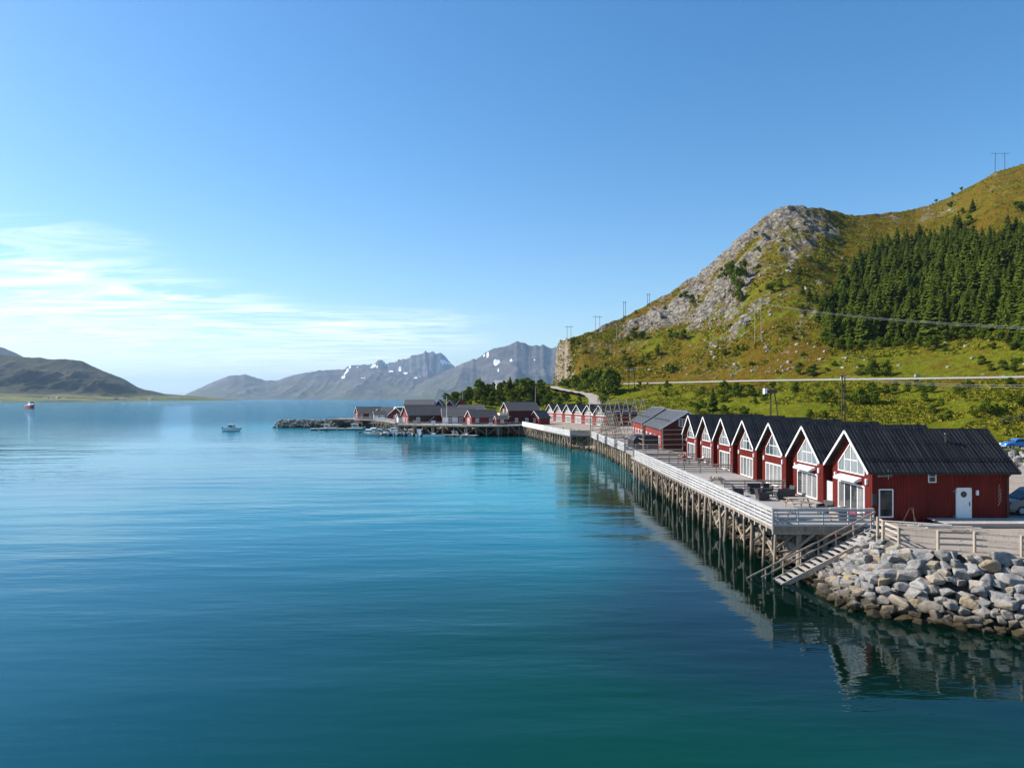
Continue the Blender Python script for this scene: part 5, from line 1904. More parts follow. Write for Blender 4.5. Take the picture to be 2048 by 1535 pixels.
def wake():
    q0 = G(446, 862.0)
    vs_, fs_, al = [], [], []
    for side in (-1, 1):
        b0 = len(vs_)
        n_ = 40
        for i in range(n_ + 1):
            f = i / n_
            x = q0.x - 62 * f
            y = q0.y + side * (0.6 + 5.5 * f) - 6 * f
            w = 0.35 + 0.9 * f
            vs_ += [(x, y - w, 0.02), (x, y, 0.022), (x, y + w, 0.02)]
            al += [0, 0.9 * (1 - f) ** 1.3 * (0.75 if side < 0 else 0.45), 0]
            if i:
                a = b0 + 3 * i
                fs_ += [(a - 3, a - 2, a + 1, a), (a - 2, a - 1, a + 2, a + 1)]
    me = bpy.data.meshes.new('boat_wake')
    me.from_pydata(vs_, [], fs_)
    at = me.attributes.new('foam', 'FLOAT', 'POINT')
    at.data.foreach_set('value', al)
    me.materials.append(foam_m)
    tag(link('boat_wake', me), 'thin white foam wake trailing left behind the cabin boat', 'wake', kind='stuff')


wake()

# fishing vessel far out on the left
p = G(61, 816.5)
fv = empty('fishing_vessel', (p.x, p.y, 0), R(-38))
tag(fv, 'red hulled fishing vessel with white wheelhouse far out on the left', 'fishing vessel')
Lb = 19.0
MB().loft([[(x - Lb / 2, y, z) for x, y, z in r_] for r_ in hull_rings(Lb, 6.4, 3.0, 0.8, 0.5, 2.0)]).build('hull', hull_red, fv, fix=True)
MB().tube([(q[0][0] - Lb / 2, q[0][1], q[0][2] + 0.15) for q in hull_rings(Lb, 6.4, 3.0, 0.8, 0.5, 2.0)], 0.22, 5).tube([(q[5][0] - Lb / 2, q[5][1], q[5][2] + 0.15) for q in hull_rings(Lb, 6.4, 3.0, 0.8, 0.5, 2.0)], 0.22, 5).build('bulwark', hull_white, fv)
wh = MB().box(-2, 5, -2.4, 2.4, 2.4, 5.0).box(-0.5, 4.2, -2.0, 2.0, 5.0, 7.4).build('wheelhouse', hull_white, fv)
MB().box(4.18, 4.26, -1.8, 1.8, 6.1, 7.0).box(0, 3.8, -2.04, 2.04, 6.1, 6.9).build('window_band', dark_pane, wh)
MB().box(-0.8, 4.5, -2.2, 2.2, 7.4, 7.6).build('wheelhouse_roof', hull_white, wh)
MB().cyl((1.5, 0, 7.6), (1.5, 0, 12.0), 0.12).cyl((1.5, -1.2, 10), (1.5, 1.2, 10), 0.07).cyl((1.5, 0, 11), (8.5, 0, 5.2), 0.04).build('mast', steel, fv)
MB().box(-6.5, -3.5, -1.6, 1.6, 2.4, 3.6).cyl((-6.8, 0, 2.4), (-6.8, 0, 7.0), 0.12).build('net_drum', hull_dark, fv)

# scattered houses on the far shore
FH = [(6, 800.5, 9, white), (28, 799.5, 7, white), (92, 797.5, 9, dark_red), (103, 797, 10, white), (113, 797.6, 9, red_far), (128, 798, 7, white), (150, 798, 6, cream), (168, 797.5, 6, white),
      (205, 798, 5, white), (232, 797, 6, dark_red), (245, 797.5, 6, white), (262, 797.5, 5, white), (300, 798, 5, white), (345, 799.3, 5, white)]
ordn = ['first', 'second', 'third', 'fourth', 'fifth', 'sixth', 'seventh', 'eighth', 'ninth', 'tenth', 'eleventh', 'twelfth', 'thirteenth', 'fourteenth']
for i, (u, y, wpx, wm) in enumerate(FH):
    Y = np.interp(u, [0, 250, 400], [2540, 2810, 3400])
    q = P(u, y, Y)
    L_ = wpx * Y / F
    house('far_house', '%s tiny house from the left on the green far shore' % ordn[i], (q.x, q.y, 6.5), R(random.uniform(-30, 30)), L_, L_ * 0.7, L_ * 0.28, L_ * 0.55, wm, slate_roof, 'house',
          'houses scattered on the far shore', og=0.5, oe=0.5, base=6)

# ================================================================== TREES


def attach_tone(me, tone):
    at = me.attributes.new('tone', 'FLOAT', 'FACE')
    at.data.foreach_set('value', np.asarray(tone, np.float32))


def spruce_mesh(seed):
    """unit-height spruce crown: whorls of drooping boughs, each a bent kite with ragged side twigs"""
    r_ = random.Random(seed)
    vs_, fs_, tone = [], [], []
    lv = 30
    for i in range(lv):
        f = i / (lv - 1)
        z = 0.05 + 0.94 * f
        rad = (0.235 * (1 - f) ** 0.74 + 0.010) * r_.uniform(0.85, 1.12)
        nb_ = max(5, int(12 - 6 * f))
        a0 = r_.uniform(0, 6.28)
        for k in range(nb_):
            a = a0 + 6.283 * k / nb_ + r_.uniform(-0.25, 0.25)
            L_ = rad * r_.uniform(0.6, 1.25)
            ca, sa = math.cos(a), math.sin(a)
            w = L_ * 0.36 + 0.007
            dr = L_ * r_.uniform(0.25, 0.55)
            zz_ = z + r_.uniform(-0.012, 0.012)
            b = len(vs_)
            pts = [(0, 0, 0), (L_ * 0.5, -w, -dr * 0.55 - 0.008), (L_ * 0.55, 0, -dr * 0.25), (L_ * 0.5, w, -dr * 0.55 - 0.008), (L_, 0, -dr + L_ * 0.08),
                   (L_ * 0.85, -w * 0.6, -dr - 0.006), (L_ * 0.85, w * 0.6, -dr - 0.006)]
            for x, y, q in pts:
                vs_.append((x * ca - y * sa, x * sa + y * ca, zz_ + q))
            fs_ += [(b, b + 1, b + 2), (b, b + 2, b + 3), (b + 2, b + 1, b + 5), (b + 2, b + 5, b + 4), (b + 2, b + 4, b + 6), (b + 2, b + 6, b + 3)]
            t_ = r_.random()
            tone += [min(1, max(0, t_ * 0.6 + r_.uniform(0, 0.4))) for _ in range(6)]
    b = len(vs_)
    vs_ += [(0.006, 0, 0.95), (-0.003, 0.005, 0.95), (-0.003, -0.005, 0.95), (0, 0, 1.03)]
    fs_ += [(b, b + 1, b + 3), (b + 1, b + 2, b + 3), (b + 2, b, b + 3)]
    tone += [0.8] * 3
    me = bpy.data.meshes.new('spruce_crown')
    me.from_pydata(vs_, [], fs_)
    attach_tone(me, tone)
    me.materials.append(leaf_spruce)
    return me


def leafy_mesh(seed, mat, lobes=9, leaves=900, ls=0.045, low=0.12, spread=0.42):
    """unit-height broadleaf crown: small leaf sprays over many lobes, hollow places left between"""
    r_ = random.Random(seed)
    vs_, fs_, tone = [], [], []
    L_ = []
    for i in range(lobes):
        a, f = r_.uniform(0, 6.28), r_.random()
        zc_ = low + 0.12 + (0.80 - low) * f
        rr = spread * (1 - abs(f - 0.35) * 0.95) * r_.uniform(0.3, 0.85)
        L_.append((math.cos(a) * rr, math.sin(a) * rr, zc_, r_.uniform(0.10, 0.20) * (1.15 - 0.45 * f), r_.random()))
    L_.append((0, 0, 0.5, 0.22, 0.5))
    L_.append((0, 0, 0.8, 0.15, 0.6))
    for i in range(leaves):
        cx, cy_, cz_, cr, ct = L_[r_.randrange(len(L_))]
        d = Vector((r_.gauss(0, 1), r_.gauss(0, 1), r_.gauss(0, 1))).normalized()
        rr = cr * r_.uniform(0.6, 1.12)
        p = Vector((cx, cy_, cz_)) + Vector((d.x, d.y, d.z * 0.85)) * rr
        if p.z < low * 0.6:
            continue
        n_ = (d + Vector((r_.gauss(0, 0.5), r_.gauss(0, 0.5), r_.gauss(0.3, 0.5)))).normalized()
        s_ = n_.cross(Vector((r_.random() - .5, r_.random() - .5, r_.random() - .5))).normalized()
        t_ = n_.cross(s_)
        z1 = ls * r_.uniform(0.6, 1.5)
        z2 = ls * r_.uniform(0.5, 1.0)
        b = len(vs_)
        vs_ += [tuple(p - s_ * z1), tuple(p - t_ * z2 + n_ * z2 * 0.2), tuple(p + s_ * z1), tuple(p + t_ * z2 - n_ * z2 * 0.3)]
        fs_.append((b, b + 1, b + 2, b + 3))
        tone.append(min(1, max(0, 0.25 + 0.45 * ct + r_.uniform(-0.25, 0.3))))
    me = bpy.data.meshes.new('leaf_crown')
    me.from_pydata(vs_, [], fs_)
    attach_tone(me, tone)
    me.materials.append(mat)
    return me


def trunk_mesh(seed, limbs=4, h=0.75, r=0.018):
    r_ = random.Random(seed)
    mb = MB()
    mb.cyl((0, 0, -0.06), (0.01, 0, h * 0.5), r, r * 0.7, 6).cyl((0.01, 0, h * 0.5), (0, 0.01, h), r * 0.7, r * 0.25, 6)
    for i in range(limbs):
        a = r_.uniform(0, 6.28)
        z = h * r_.uniform(0.2, 0.7)
        mb.cyl((0, 0, z), (0.24 * math.cos(a), 0.24 * math.sin(a), z + 0.2), r * 0.5, r * 0.15, 5)
    return mb.mesh('trunk', bark)


def spruce_trunk():
    return MB().cyl((0, 0, -0.08), (0, 0, 0.9), 0.014, 0.003, 6).mesh('trunk', bark)


SPR = [spruce_mesh(s) for s in range(7)]
SPT = spruce_trunk()
BIR = [leafy_mesh(20 + s, leaf_green, 11, 1000, 0.040, 0.12, 0.40) for s in range(5)]
WIL = [leafy_mesh(40 + s, leaf_dark, 9, 900, 0.048, 0.03, 0.55) for s in range(5)]
GRY = [leafy_mesh(60 + s, leaf_grey, 8, 700, 0.05, 0.02, 0.6) for s in range(2)]
TRK = [trunk_mesh(s) for s in range(3)]
STM = [trunk_mesh(30 + s, 6, 0.45, 0.02) for s in range(3)]


def plant(kind, pos, h, wf=1.0, label=None, group=None, cat='tree', name=None):
    m, tm, nm, part = {'spruce': (SPR, [SPT], 'spruce_tree', 'crown'), 'birch': (BIR, TRK, 'birch_tree', 'crown'),
                       'willow': (WIL, STM, 'willow_shrub', 'foliage'), 'grey': (GRY, STM, 'grey_shrub', 'foliage')}[kind]
    e = empty(name or nm, pos, random.uniform(0, 6.28))
    e.scale = (h * wf, h * wf, h)
    tag(e, label, cat, group)
    link(part, m[random.randrange(len(m))], None, e)
    link('trunk' if part == 'crown' else 'stem', tm[random.randrange(len(tm))], None, e)
    return e


def in_poly(x, y, poly):
    c_ = False
    j = len(poly) - 1
    for i in range(len(poly)):
        if ((poly[i][1] > y) != (poly[j][1] > y)) and x < (poly[j][0] - poly[i][0]) * (y - poly[i][1]) / (poly[j][1] - poly[i][1]) + poly[i][0]:
            c_ = not c_
        j = i
    return c_


# spruce wood on the right slope
wood = [(1655, 690), (1640, 640), (1680, 590), (1710, 555), (1745, 515), (1790, 495), (1850, 480), (1890, 470), (1935, 470), (1960, 490), (2010, 480), (2078, 488),
        (2078, 700), (2040, 690), (2000, 672), (1930, 676), (1860, 680), (1800, 690), (1760, 684), (1720, 693), (1690, 690)]
pl_ = []
SPRUCES = []
tries = 0
nspr = 0
while tries < 9000 and nspr < 298:
    tries += 1
    u, y = random.uniform(1640, 2078), random.uniform(470, 700)
    if not in_poly(u, y, wood):
        continue
    p = hit(u, y)
    if any((p.x - q.x) ** 2 + (p.y - q.y) ** 2 < 3.1 ** 2 for q in pl_):
        continue
    pl_.append(p)
    hgt = random.choice((random.uniform(6.5, 12), random.uniform(10, 18))) * (0.85 if y < 520 else 1)
    edge_ = u < 1720 and random.random() < 0.45
    if edge_ or random.random() < 0.10:
        plant('birch', p - Vector((0, 0, 0.4)), min(hgt * 0.8, 9), random.uniform(0.75, 1.0), 'light green birch mixed into the spruce wood', 'birches in the spruce wood')
    else:
        SPRUCES.append((p, plant('spruce', p - Vector((0, 0, 0.4)), hgt, random.uniform(0.85, 1.35), 'dark green spruce deep in the dense wood on the right slope', 'spruces of the hillside wood')))
        nspr += 1

def nth(i):
    w = ['first', 'second', 'third', 'fourth', 'fifth', 'sixth', 'seventh', 'eighth', 'ninth', 'tenth', 'eleventh', 'twelfth', 'thirteenth', 'fourteenth', 'fifteenth', 'sixteenth', 'seventeenth',
         'eighteenth', 'nineteenth', 'twentieth']
    t = ['twenty', 'thirty', 'forty', 'fifty']
    return w[i] if i < 20 else t[(i + 1) // 10 - 2] + ('-' + w[(i + 1) % 10 - 1] if (i + 1) % 10 else '')


# the trees past the first three hundred close the wood up to one mass
def wood_fill():
    V_, F_, T_ = [], [], []
    src = []
    for m_ in SPR[:4]:
        tn = np.zeros(len(m_.polygons), np.float32)
        m_.attributes['tone'].data.foreach_get('value', tn)
        src.append((np.array([v_.co for v_ in m_.vertices]), [tuple(p.vertices) for p in m_.polygons], tn))
    n_, tries, base = 0, 0, 0
    while n_ < 230 and tries < 5000:
        tries += 1
        u, y = random.uniform(1640, 2078), random.uniform(470, 690)
        if not in_poly(u, y + 6, wood):
            continue
        p = hit(u, y)
        if any((p.x - q.x) ** 2 + (p.y - q.y) ** 2 < 2.0 ** 2 for q in pl_):
            continue
        pl_.append(p)
        a, f_, tn = src[random.randrange(4)]
        hgt, w = random.uniform(6.5, 12.5), random.uniform(0.9, 1.3)
        V_.append(a * np.array([hgt * w, hgt * w, hgt]) + np.array([p.x, p.y, p.z - 0.3]))
        F_ += [tuple(i + base for i in f) for f in f_]
        T_.append(np.clip(tn * random.uniform(0.7, 1.2), 0, 1))
        base += len(a)
        n_ += 1
    me = bpy.data.meshes.new('spruce_wood')
    me.from_pydata(np.concatenate(V_).tolist(), [], F_)
    attach_tone(me, np.concatenate(T_))
    me.materials.append(leaf_spruce)
    tag(link('spruce_wood', me), 'mass of smaller spruces filling the gaps of the hillside wood', 'spruce wood', kind='stuff')


wood_fill()
# birches fringing the lower edge of the wood
for i in range(34):
    u = 1652 + i * 12.6 + random.uniform(-6, 6)
    y = 696 + random.uniform(-8, 6) - (14 if u > 1880 else 0) + (12 if u > 2010 else 0)
    p = hit(u, y)
    plant('birch', p - Vector((0, 0, 0.2)), random.uniform(2.2, 5.5), random.uniform(0.9, 1.3), '%s low birch from the left in the fringe below the spruce wood' % nth(i), 'birch fringe below the wood')

BYKIND = {}


# the front row of the wood is told apart by counting, the trees behind it are not
front = {}
for p, e_ in SPRUCES:
    u = 1024 + F * p.x / p.y
    y = HY - F * (p.z - CZ) / p.y
    b = int((u - 1640) // 22)
    if b not in front or y > front[b][1]:
        front[b] = (u, y, e_)
for i, (u, y, e_) in enumerate(sorted(front.values(), key=lambda q: q[0])):
    e_['label'] = '%s spruce from the left in the front row of the hillside wood' % nth(i)

# trees and shrubs read off the photograph: (column, foot row, height px, kind, width factor)
named = [(1150, 782, 34, 'birch', 1.1), (1172, 786, 46, 'birch', 1.0), (1196, 790, 52, 'birch', 1.0), (1218, 793, 58, 'birch', 0.95), (1232, 785, 42, 'birch', 1.0), (1142, 776, 22, 'willow', 1.2),
         (1205, 803, 26, 'willow', 1.2), (1130, 778, 22, 'willow', 1.2), (1186, 775, 40, 'birch', 0.9), (1280, 775, 14, 'willow', 1.1), (1333, 779, 20, 'birch', 0.8), (1330, 792, 12, 'willow', 1.3),
         (1425, 824, 52, 'spruce', 1.1), (1448, 795, 34, 'birch', 1.1), (1470, 795, 32, 'birch', 1.2), (1500, 790, 22, 'willow', 1.3), (1405, 815, 18, 'willow', 1.2), (1450, 832, 24, 'willow', 1.2),
         (1488, 833, 22, 'willow', 1.2), (1395, 826, 22, 'willow', 1.2), (1530, 806, 24, 'birch', 1.0), (1545, 778, 16, 'willow', 1.3), (1590, 790, 28, 'birch', 1.2), (1510, 808, 16, 'willow', 1.2),
         (1645, 805, 26, 'birch', 1.1), (1660, 800, 22, 'birch', 1.1), (1685, 785, 18, 'willow', 1.3), (1720, 812, 36, 'birch', 1.0), (1742, 810, 40, 'birch', 1.1), (1705, 808, 22, 'willow', 1.2),
         (1770, 788, 22, 'willow', 1.3), (1790, 785, 24, 'birch', 1.1), (1815, 786, 24, 'birch', 1.1), (1840, 787, 22, 'birch', 1.1), (1862, 786, 22, 'birch', 1.2), (1975, 830, 36, 'birch', 1.15),
         (1992, 826, 20, 'willow', 1.4), (2020, 848, 16, 'grey', 1.5), (2040, 846, 18, 'grey', 1.5), (2005, 850, 12, 'grey', 1.6), (1600, 750, 26, 'birch', 1.0), (1625, 752, 22, 'willow', 1.3),
         (1745, 752, 34, 'birch', 1.2), (1770, 752, 28, 'birch', 1.2), (1720, 750, 22, 'willow', 1.2), (1965, 730, 20, 'willow', 1.3), (1980, 742, 16, 'willow', 1.4), (2005, 742, 24, 'birch', 1.1), (2030, 745, 30, 'birch', 1.1),
         (1270, 675, 20, 'willow', 1.2), (1283, 680, 20, 'willow', 1.2), (1340, 675, 16, 'willow', 1.1), (1368, 680, 22, 'birch', 1.1), (1355, 676, 14, 'willow', 1.1), (1315, 712, 24, 'birch', 0.9), (1297, 720, 16, 'birch', 1.0),
         (1345, 745, 18, 'willow', 1.2), (1258, 735, 22, 'willow', 1.2), (1284, 732, 14, 'willow', 1.2), (1335, 742, 16, 'willow', 1.1), (1448, 712, 12, 'willow', 1.2), (1470, 712, 14, 'willow', 1.2), (1486, 702, 14, 'willow', 1.1),
         (1462, 560, 40, 'birch', 0.75), (1475, 585, 52, 'birch', 0.7), (1452, 555, 30, 'willow', 0.9), (1488, 560, 40, 'birch', 0.6), (1478, 600, 30, 'willow', 0.9), (1370, 600, 18, 'willow', 1.3), (1385, 605, 18, 'willow', 1.2),
         (1543, 585, 22, 'willow', 1.2), (1560, 575, 20, 'willow', 1.1), (1605, 590, 26, 'spruce', 1.2), (1618, 600, 28, 'spruce', 1.2), (1595, 572, 22, 'birch', 1.0), (1632, 605, 26, 'spruce', 1.1), (1600, 550, 18, 'willow', 1.2),
         (1940, 450, 22, 'willow', 1.1), (1945, 425, 30, 'spruce', 1.1), (2035, 425, 24, 'willow', 1.1), (1925, 428, 14, 'willow', 1.2), (1900, 415, 12, 'willow', 1.2), (1510, 470, 8, 'willow', 1.2),
         (1873, 404, 8, 'willow', 1.0), (1905, 392, 8, 'willow', 1.0), (1923, 381, 8, 'willow', 1.0), (1272, 628, 8, 'willow', 1.1), (1140, 745, 12, 'willow', 1.3)]
for (u, y, hp, kd, wf) in named:
    p = hit(u, y)
    hgt = hp * p.y / F * 1.05
    side = 'below the coast road' if y > 765 else 'on the slope above the road'
    lab = {'birch': 'leafy green birch standing apart %s', 'willow': 'low dark green shrub %s', 'spruce': 'single dark spruce standing apart %s', 'grey': 'pale grey green willow shrub %s'}[kd] % side
    e_ = plant(kd, p - Vector((0, 0, 0.05 * hgt)), hgt, wf, lab, 'scattered %s %s' % ({'birch': 'birches', 'willow': 'shrubs', 'spruce': 'spruces', 'grey': 'grey shrubs'}[kd], side),
          'tree' if kd in ('birch', 'spruce') else 'shrub')
    BYKIND.setdefault((kd, side), []).append((u, e_))
for (kd, side), lst in BYKIND.items():
    lst.sort(key=lambda q: q[0])
    if len(lst) < 2:
        continue
    for i, (u, e_) in enumerate(lst):
        e_['label'] = '%s %s %s, counted from the left' % (nth(i), {'birch': 'leafy green birch', 'willow': 'low dark green shrub', 'spruce': 'lone dark spruce', 'grey': 'pale grey green shrub'}[kd], side)

# the wooded knoll behind the harbour
for (u, y, hp, kd) in ((960, 788, 36, 'spruce'), (958, 796, 40, 'birch'), (1020, 782, 32, 'spruce'), (1045, 792, 36, 'birch'), (1062, 788, 30, 'birch'), (1000, 790, 18, 'birch'), (1080, 800, 26, 'willow'),
                       (910, 800, 16, 'willow'), (925, 800, 18, 'willow'), (940, 798, 22, 'willow'), (1130, 806, 24, 'willow'), (1110, 803, 22, 'willow'), (1098, 800, 16, 'willow'), (1160, 808, 18, 'willow')):
    p = hit(u, y)
    hgt = hp * p.y / F
    plant(kd, p - Vector((0, 0, 0.3)), hgt, 1.15, {'spruce': 'dark pointed spruce on top of the wooded knoll', 'birch': 'tall bushy birch on the wooded knoll', 'willow': 'round dark shrub on the wooded knoll'}[kd],
          {'spruce': 'spruces on the knoll', 'birch': 'birches on the knoll', 'willow': 'shrubs on the knoll'}[kd], 'shrub' if kd == 'willow' else 'tree')
cnt, tries, kp = 0, 0, []
while cnt < 95 and tries < 1500:
    tries += 1
    u, y = random.uniform(890, 1120), random.uniform(772, 815)
    if y < 796 - (u - 880) * 0.17 or (1085 < u and y < 790 + (u - 1100) * 0.3):
        continue
    p = hit(u, y)
    if any((p - q).length < 3.0 for q in kp):
        continue
    kp.append(p)
    kd = 'birch' if random.random() < 0.65 else 'willow'
    plant(kd, p - Vector((0, 0, 0.3)), random.uniform(2.6, 5.2), random.uniform(1.0, 1.4), {'birch': 'tall bushy birch on the wooded knoll', 'willow': 'round dark shrub on the wooded knoll'}[kd],
          {'birch': 'birches on the knoll', 'willow': 'shrubs on the knoll'}[kd], 'shrub' if kd == 'willow' else 'tree')
    cnt += 1

# small bushes sown over the slopes
cnt, tries = 0, 0
while cnt < 125 and tries < 3000:
    tries += 1
    if cnt < 50:
        u, y = random.uniform(1260, 2060), random.uniform(768, 850)
        if y > 838 + (u - 1500) * 0.02 or y > 805 + (u - 1260) * 0.12:
            continue
    else:
        u, y = random.uniform(1140, 2060), random.uniform(430, 752)
        if in_poly(u, y, wood) or y < np.interp(u, UK, RY) + 12:
            continue
    n_ = fbm(np.array([u / 45.0]), np.array([y / 25.0]), 2, 90)[0]
    if random.random() > (n_ - 0.25) * 2.2:
        continue
    p = hit(u, y)
    side = 'below the coast road' if y > 765 else 'on the slope above the road'
    plant('willow' if random.random() < 0.65 else 'birch', p - Vector((0, 0, 0.2)), random.uniform(1.1, 3.0), random.uniform(1.1, 1.6), 'small green bush ' + side, 'small bushes ' + side, 'bush', 'small_bush')
    cnt += 1


# heather and grass tufts: uncountable cover
def tufts():
    N = 46000
    us = rng.uniform(1085, 2075, N)
    ss = np.where(rng.random(N) < 0.30, rng.uniform(0.1, 1.95, N), rng.uniform(3.1, 5.0, N))
    Yk, Zk = ctrl(us)
    k = ss.astype(int)
    f = ss - k
    ar = np.arange(N)
    Y = Yk[k, ar] + (Yk[np.minimum(k + 1, 7), ar] - Yk[k, ar]) * f
    z, t_, rock, s2 = hill_full(us, Y)
    X = (us - 1024) / F * Y
    keep = (rock < 0.42) & (fbm(X / 12, Y / 12, 3, 95) > 0.42)
    X, Y, z, ss = X[keep], Y[keep], z[keep], ss[keep]
    n = len(X)
    size = rng.uniform(0.2, 0.6, n) * np.where(ss > 3, 1.1, 0.9)
    vs_, tone = [], []
    for q in range(3):
        a = rng.uniform(0, 6.28, n)
        dx, dy = np.cos(a) * size, np.sin(a) * size
        ox, oy = rng.normal(0, 0.3, n), rng.normal(0, 0.3, n)
        hgt = size * rng.uniform(0.5, 1.1, n)
        p0 = np.stack([X + ox - dx, Y + oy - dy, z - 0.1], -1)
        p1 = np.stack([X + ox + dx, Y + oy + dy, z - 0.1], -1)
        p2 = np.stack([X + ox + dx * 0.5 + dy * 0.3, Y + oy + dy * 0.5 - dx * 0.3, z + hgt], -1)
        p3 = np.stack([X + ox - dx * 0.6 + dy * 0.3, Y + oy - dy * 0.6 - dx * 0.3, z + hgt * 0.85], -1)
        vs_.append(np.stack([p0, p1, p2, p3], 1))
        tone.append(rng.random(n))
    V = np.concatenate(vs_).reshape(-1, 3)
    nq = len(V) // 4
    me = bpy.data.meshes.new('heather')
    me.from_pydata(V.tolist(), [], np.arange(nq * 4).reshape(nq, 4).tolist())
    attach_tone(me, np.concatenate(tone))
    me.materials.append(heather_m)
    tag(link('heather', me), 'low heather and grass tufts covering the hillside', 'heather', kind='stuff')


tufts()

# loose stones on the hill and by the road
spots = []
for i in range(900):
    u = random.uniform(1230, 2060)
    y = random.uniform(440, 756)
    if y < np.interp(u, UK, RY) + 6 or in_poly(u, y, wood):
        continue
    if random.random() > np.exp(-((u - 1450) / 190) ** 2) + 0.12 + 0.6 * (y > 735 and u < 1560):
        continue
    p = hit(u, y)
    spots.append((p.x, p.y, p.z))
sc_ = scatter_stones(None, 'scree', spots, 0.6, 2.2)
tag(sc_, 'pale loose stones strewn over the rocky slope', 'scree', kind='stuff')
spots = []
for i in range(230):
    x, y = random.uniform(58, 96), random.uniform(84, 106)
    spots.append((x, y, SH_Z + (y - 84) * 0.05))
sc_ = scatter_stones(None, 'rubble', spots, 0.6, 1.6)
tag(sc_, 'pale rubble bank below the parked blue car', 'rubble', kind='stuff')

# ================================================================== POLES AND WIRES


def h_frame(label, u, y_top, y_bot, span_px, m=None, r=0.16, arm=1.35, plat=False):
    p = hit(u, y_bot)
    hgt = (y_bot - y_top) / F * p.y
    w = span_px / F * p.y
    k = empty('power_pole', p)
    tag(k, label, 'power pole', 'two legged power poles')
    m = m or pole_wood
    for s in (-0.5, 0.5):
        MB().cyl((s * w, 0, -1.5), (s * w * 0.92, 0, hgt), r, r * 0.75, 7).build('leg', m, k)
    MB().beam((-w * arm * 0.75, 0, hgt - 0.5), (w * arm * 0.75, 0, hgt - 0.5), 0.16, 0.2).build('crossarm', m, k)
    for s in (-0.7, 0, 0.7):
        MB().cyl((s * w * arm, 0, hgt - 1.2 if hgt > 8 else hgt - 0.9), (s * w * arm, 0, hgt - 0.6), 0.09, 0.06, 6).build('insulator', lamp_white, k)
    if plat:
        MB().box(-w * 0.75, w * 0.75, -0.7, 0.7, hgt - 1.5, hgt - 1.35).build('platform', m, k)
        MB().box(-0.5, 0.5, -0.4, 0.4, hgt - 1.35, hgt - 0.5).build('transformer', steel, k)
    return k, p + Vector((0, 0, hgt))


h_frame('two legged power pole on the skyline at the top right of the hill', 2000, 306, 345, 20, r=0.22)
h_frame('leftmost pale power pole on the ridge above the cliff', 1138, 652, 679, 8, pale_pole)
h_frame('second power pole from the left on the ridge skyline', 1195, 632, 664, 9, pale_pole)
h_frame('third power pole from the left, standing dark on the ridge skyline', 1249, 603, 640, 4)
h_frame('rightmost of the four power poles on the left ridge skyline', 1297, 587, 613, 4)
h_frame('pale power pole standing just below the ridge, left of the rocks', 1237, 645, 681, 7, pale_pole)
h_frame('dark power pole at the hill foot behind the big birches', 1220, 686, 741, 8)
_, wt = h_frame('pale thin power pole on the open slope where the wires end', 1516, 603, 684, 13, pale_pole, 0.14)
h_frame('dark pole pair with transformer platform below the road', 1263, 735, 780, 11, plat=True)
_, wt2 = h_frame('tall dark pole pair standing in the grass behind the cabin roofs', 1687, 748, 842, 6, r=0.17)


def wire(label, a, b, sag, r, n=1, sep=0.9):
    for i in range(n):
        off = Vector((0, 0, (i - (n - 1) / 2) * 0.35)) + Vector((0.4, 0.4, 0)) * (i - (n - 1) / 2) * sep
        pts = []
        for k in range(41):
            f = k / 40
            p = (a + off).lerp(b + off, f)
            p.z -= sag * 4 * f * (1 - f)
            pts.append(p)
        tag(MB().tube(pts, r, 5).build('power_line', wire_m), label, 'power line', 'wires of one line')


b_ = P(2150, 660, 120)
wire('pale bundle of power wires sweeping across the spruce wood to the right edge', wt - Vector((0, 0, 0.6)), b_, 1.5, 0.022, 2, 0.3)
b_ = P(2110, 771, 100)
wire('pale low wires running right from the tall dark pole pair', wt2 - Vector((0, 0, 0.5)), b_, 0.8, 0.022, 2, 0.25)
# floodlight mast behind the cabins
fl = empty('floodlight_mast', (40.2, 112, SH_Z))
tag(fl, 'dark mast with white floodlight head rising behind the cabin roofs', 'mast')
pz_ = P(1542, 782, 112).z - SH_Z
MB().cyl((0.6, 0, 0), (0.6, 0, pz_ + 0.3), 0.15, 0.11, 8).build('pole', pole_wood, fl)
MB().cyl((2.4, 0, 0), (1.2, 0, pz_), 0.12, 0.09, 8).build('stay', pole_wood, fl)
MB().box(-0.05, 1.5, -0.3, 0.3, pz_ - 0.3, pz_ + 0.25).build('crosshead', pole_wood, fl)
MB().loft([[(-0.5, -0.35, pz_ - 0.45), (-0.5, 0.35, pz_ - 0.45), (-0.5, 0.35, pz_ + 0.45), (-0.5, -0.35, pz_ + 0.45)], [(0.25, -0.25, pz_ - 0.3), (0.25, 0.25, pz_ - 0.3), (0.25, 0.25, pz_ + 0.35), (0.25, -0.25, pz_ + 0.35)]]).build('lamp_head', lamp_white, fl, fix=True)
for i, z in enumerate((2.6, 3.4, 4.3, 5.2)):
    MB().box(0.36, 0.84, -0.24, 0.0, z, z + 0.3).build('bracket', lamp_white, fl)
for i, (u, yt, yb, Y, lb) in enumerate(((1071, 772, 812, 262, 'thin lone lamp pole behind the small red shed'), (1203, 768, 800, 290, 'thin pale pole beside the track and birches'))):
    b0 = P(u, yb, Y)
    t0 = P(u, yt, Y)
    k = empty('lamp_pole', b0)
    tag(k, lb, 'pole')
    MB().cyl((0, 0, -4), (0, 0, t0.z - b0.z), 0.13, 0.09, 6).build('pole', pale_pole, k)
    MB().beam((-0.6, 0, t0.z - b0.z - 0.1), (0.1, 0, t0.z - b0.z), 0.2, 0.1).build('lamp_head', steel, k)

# ================================================================== CARS


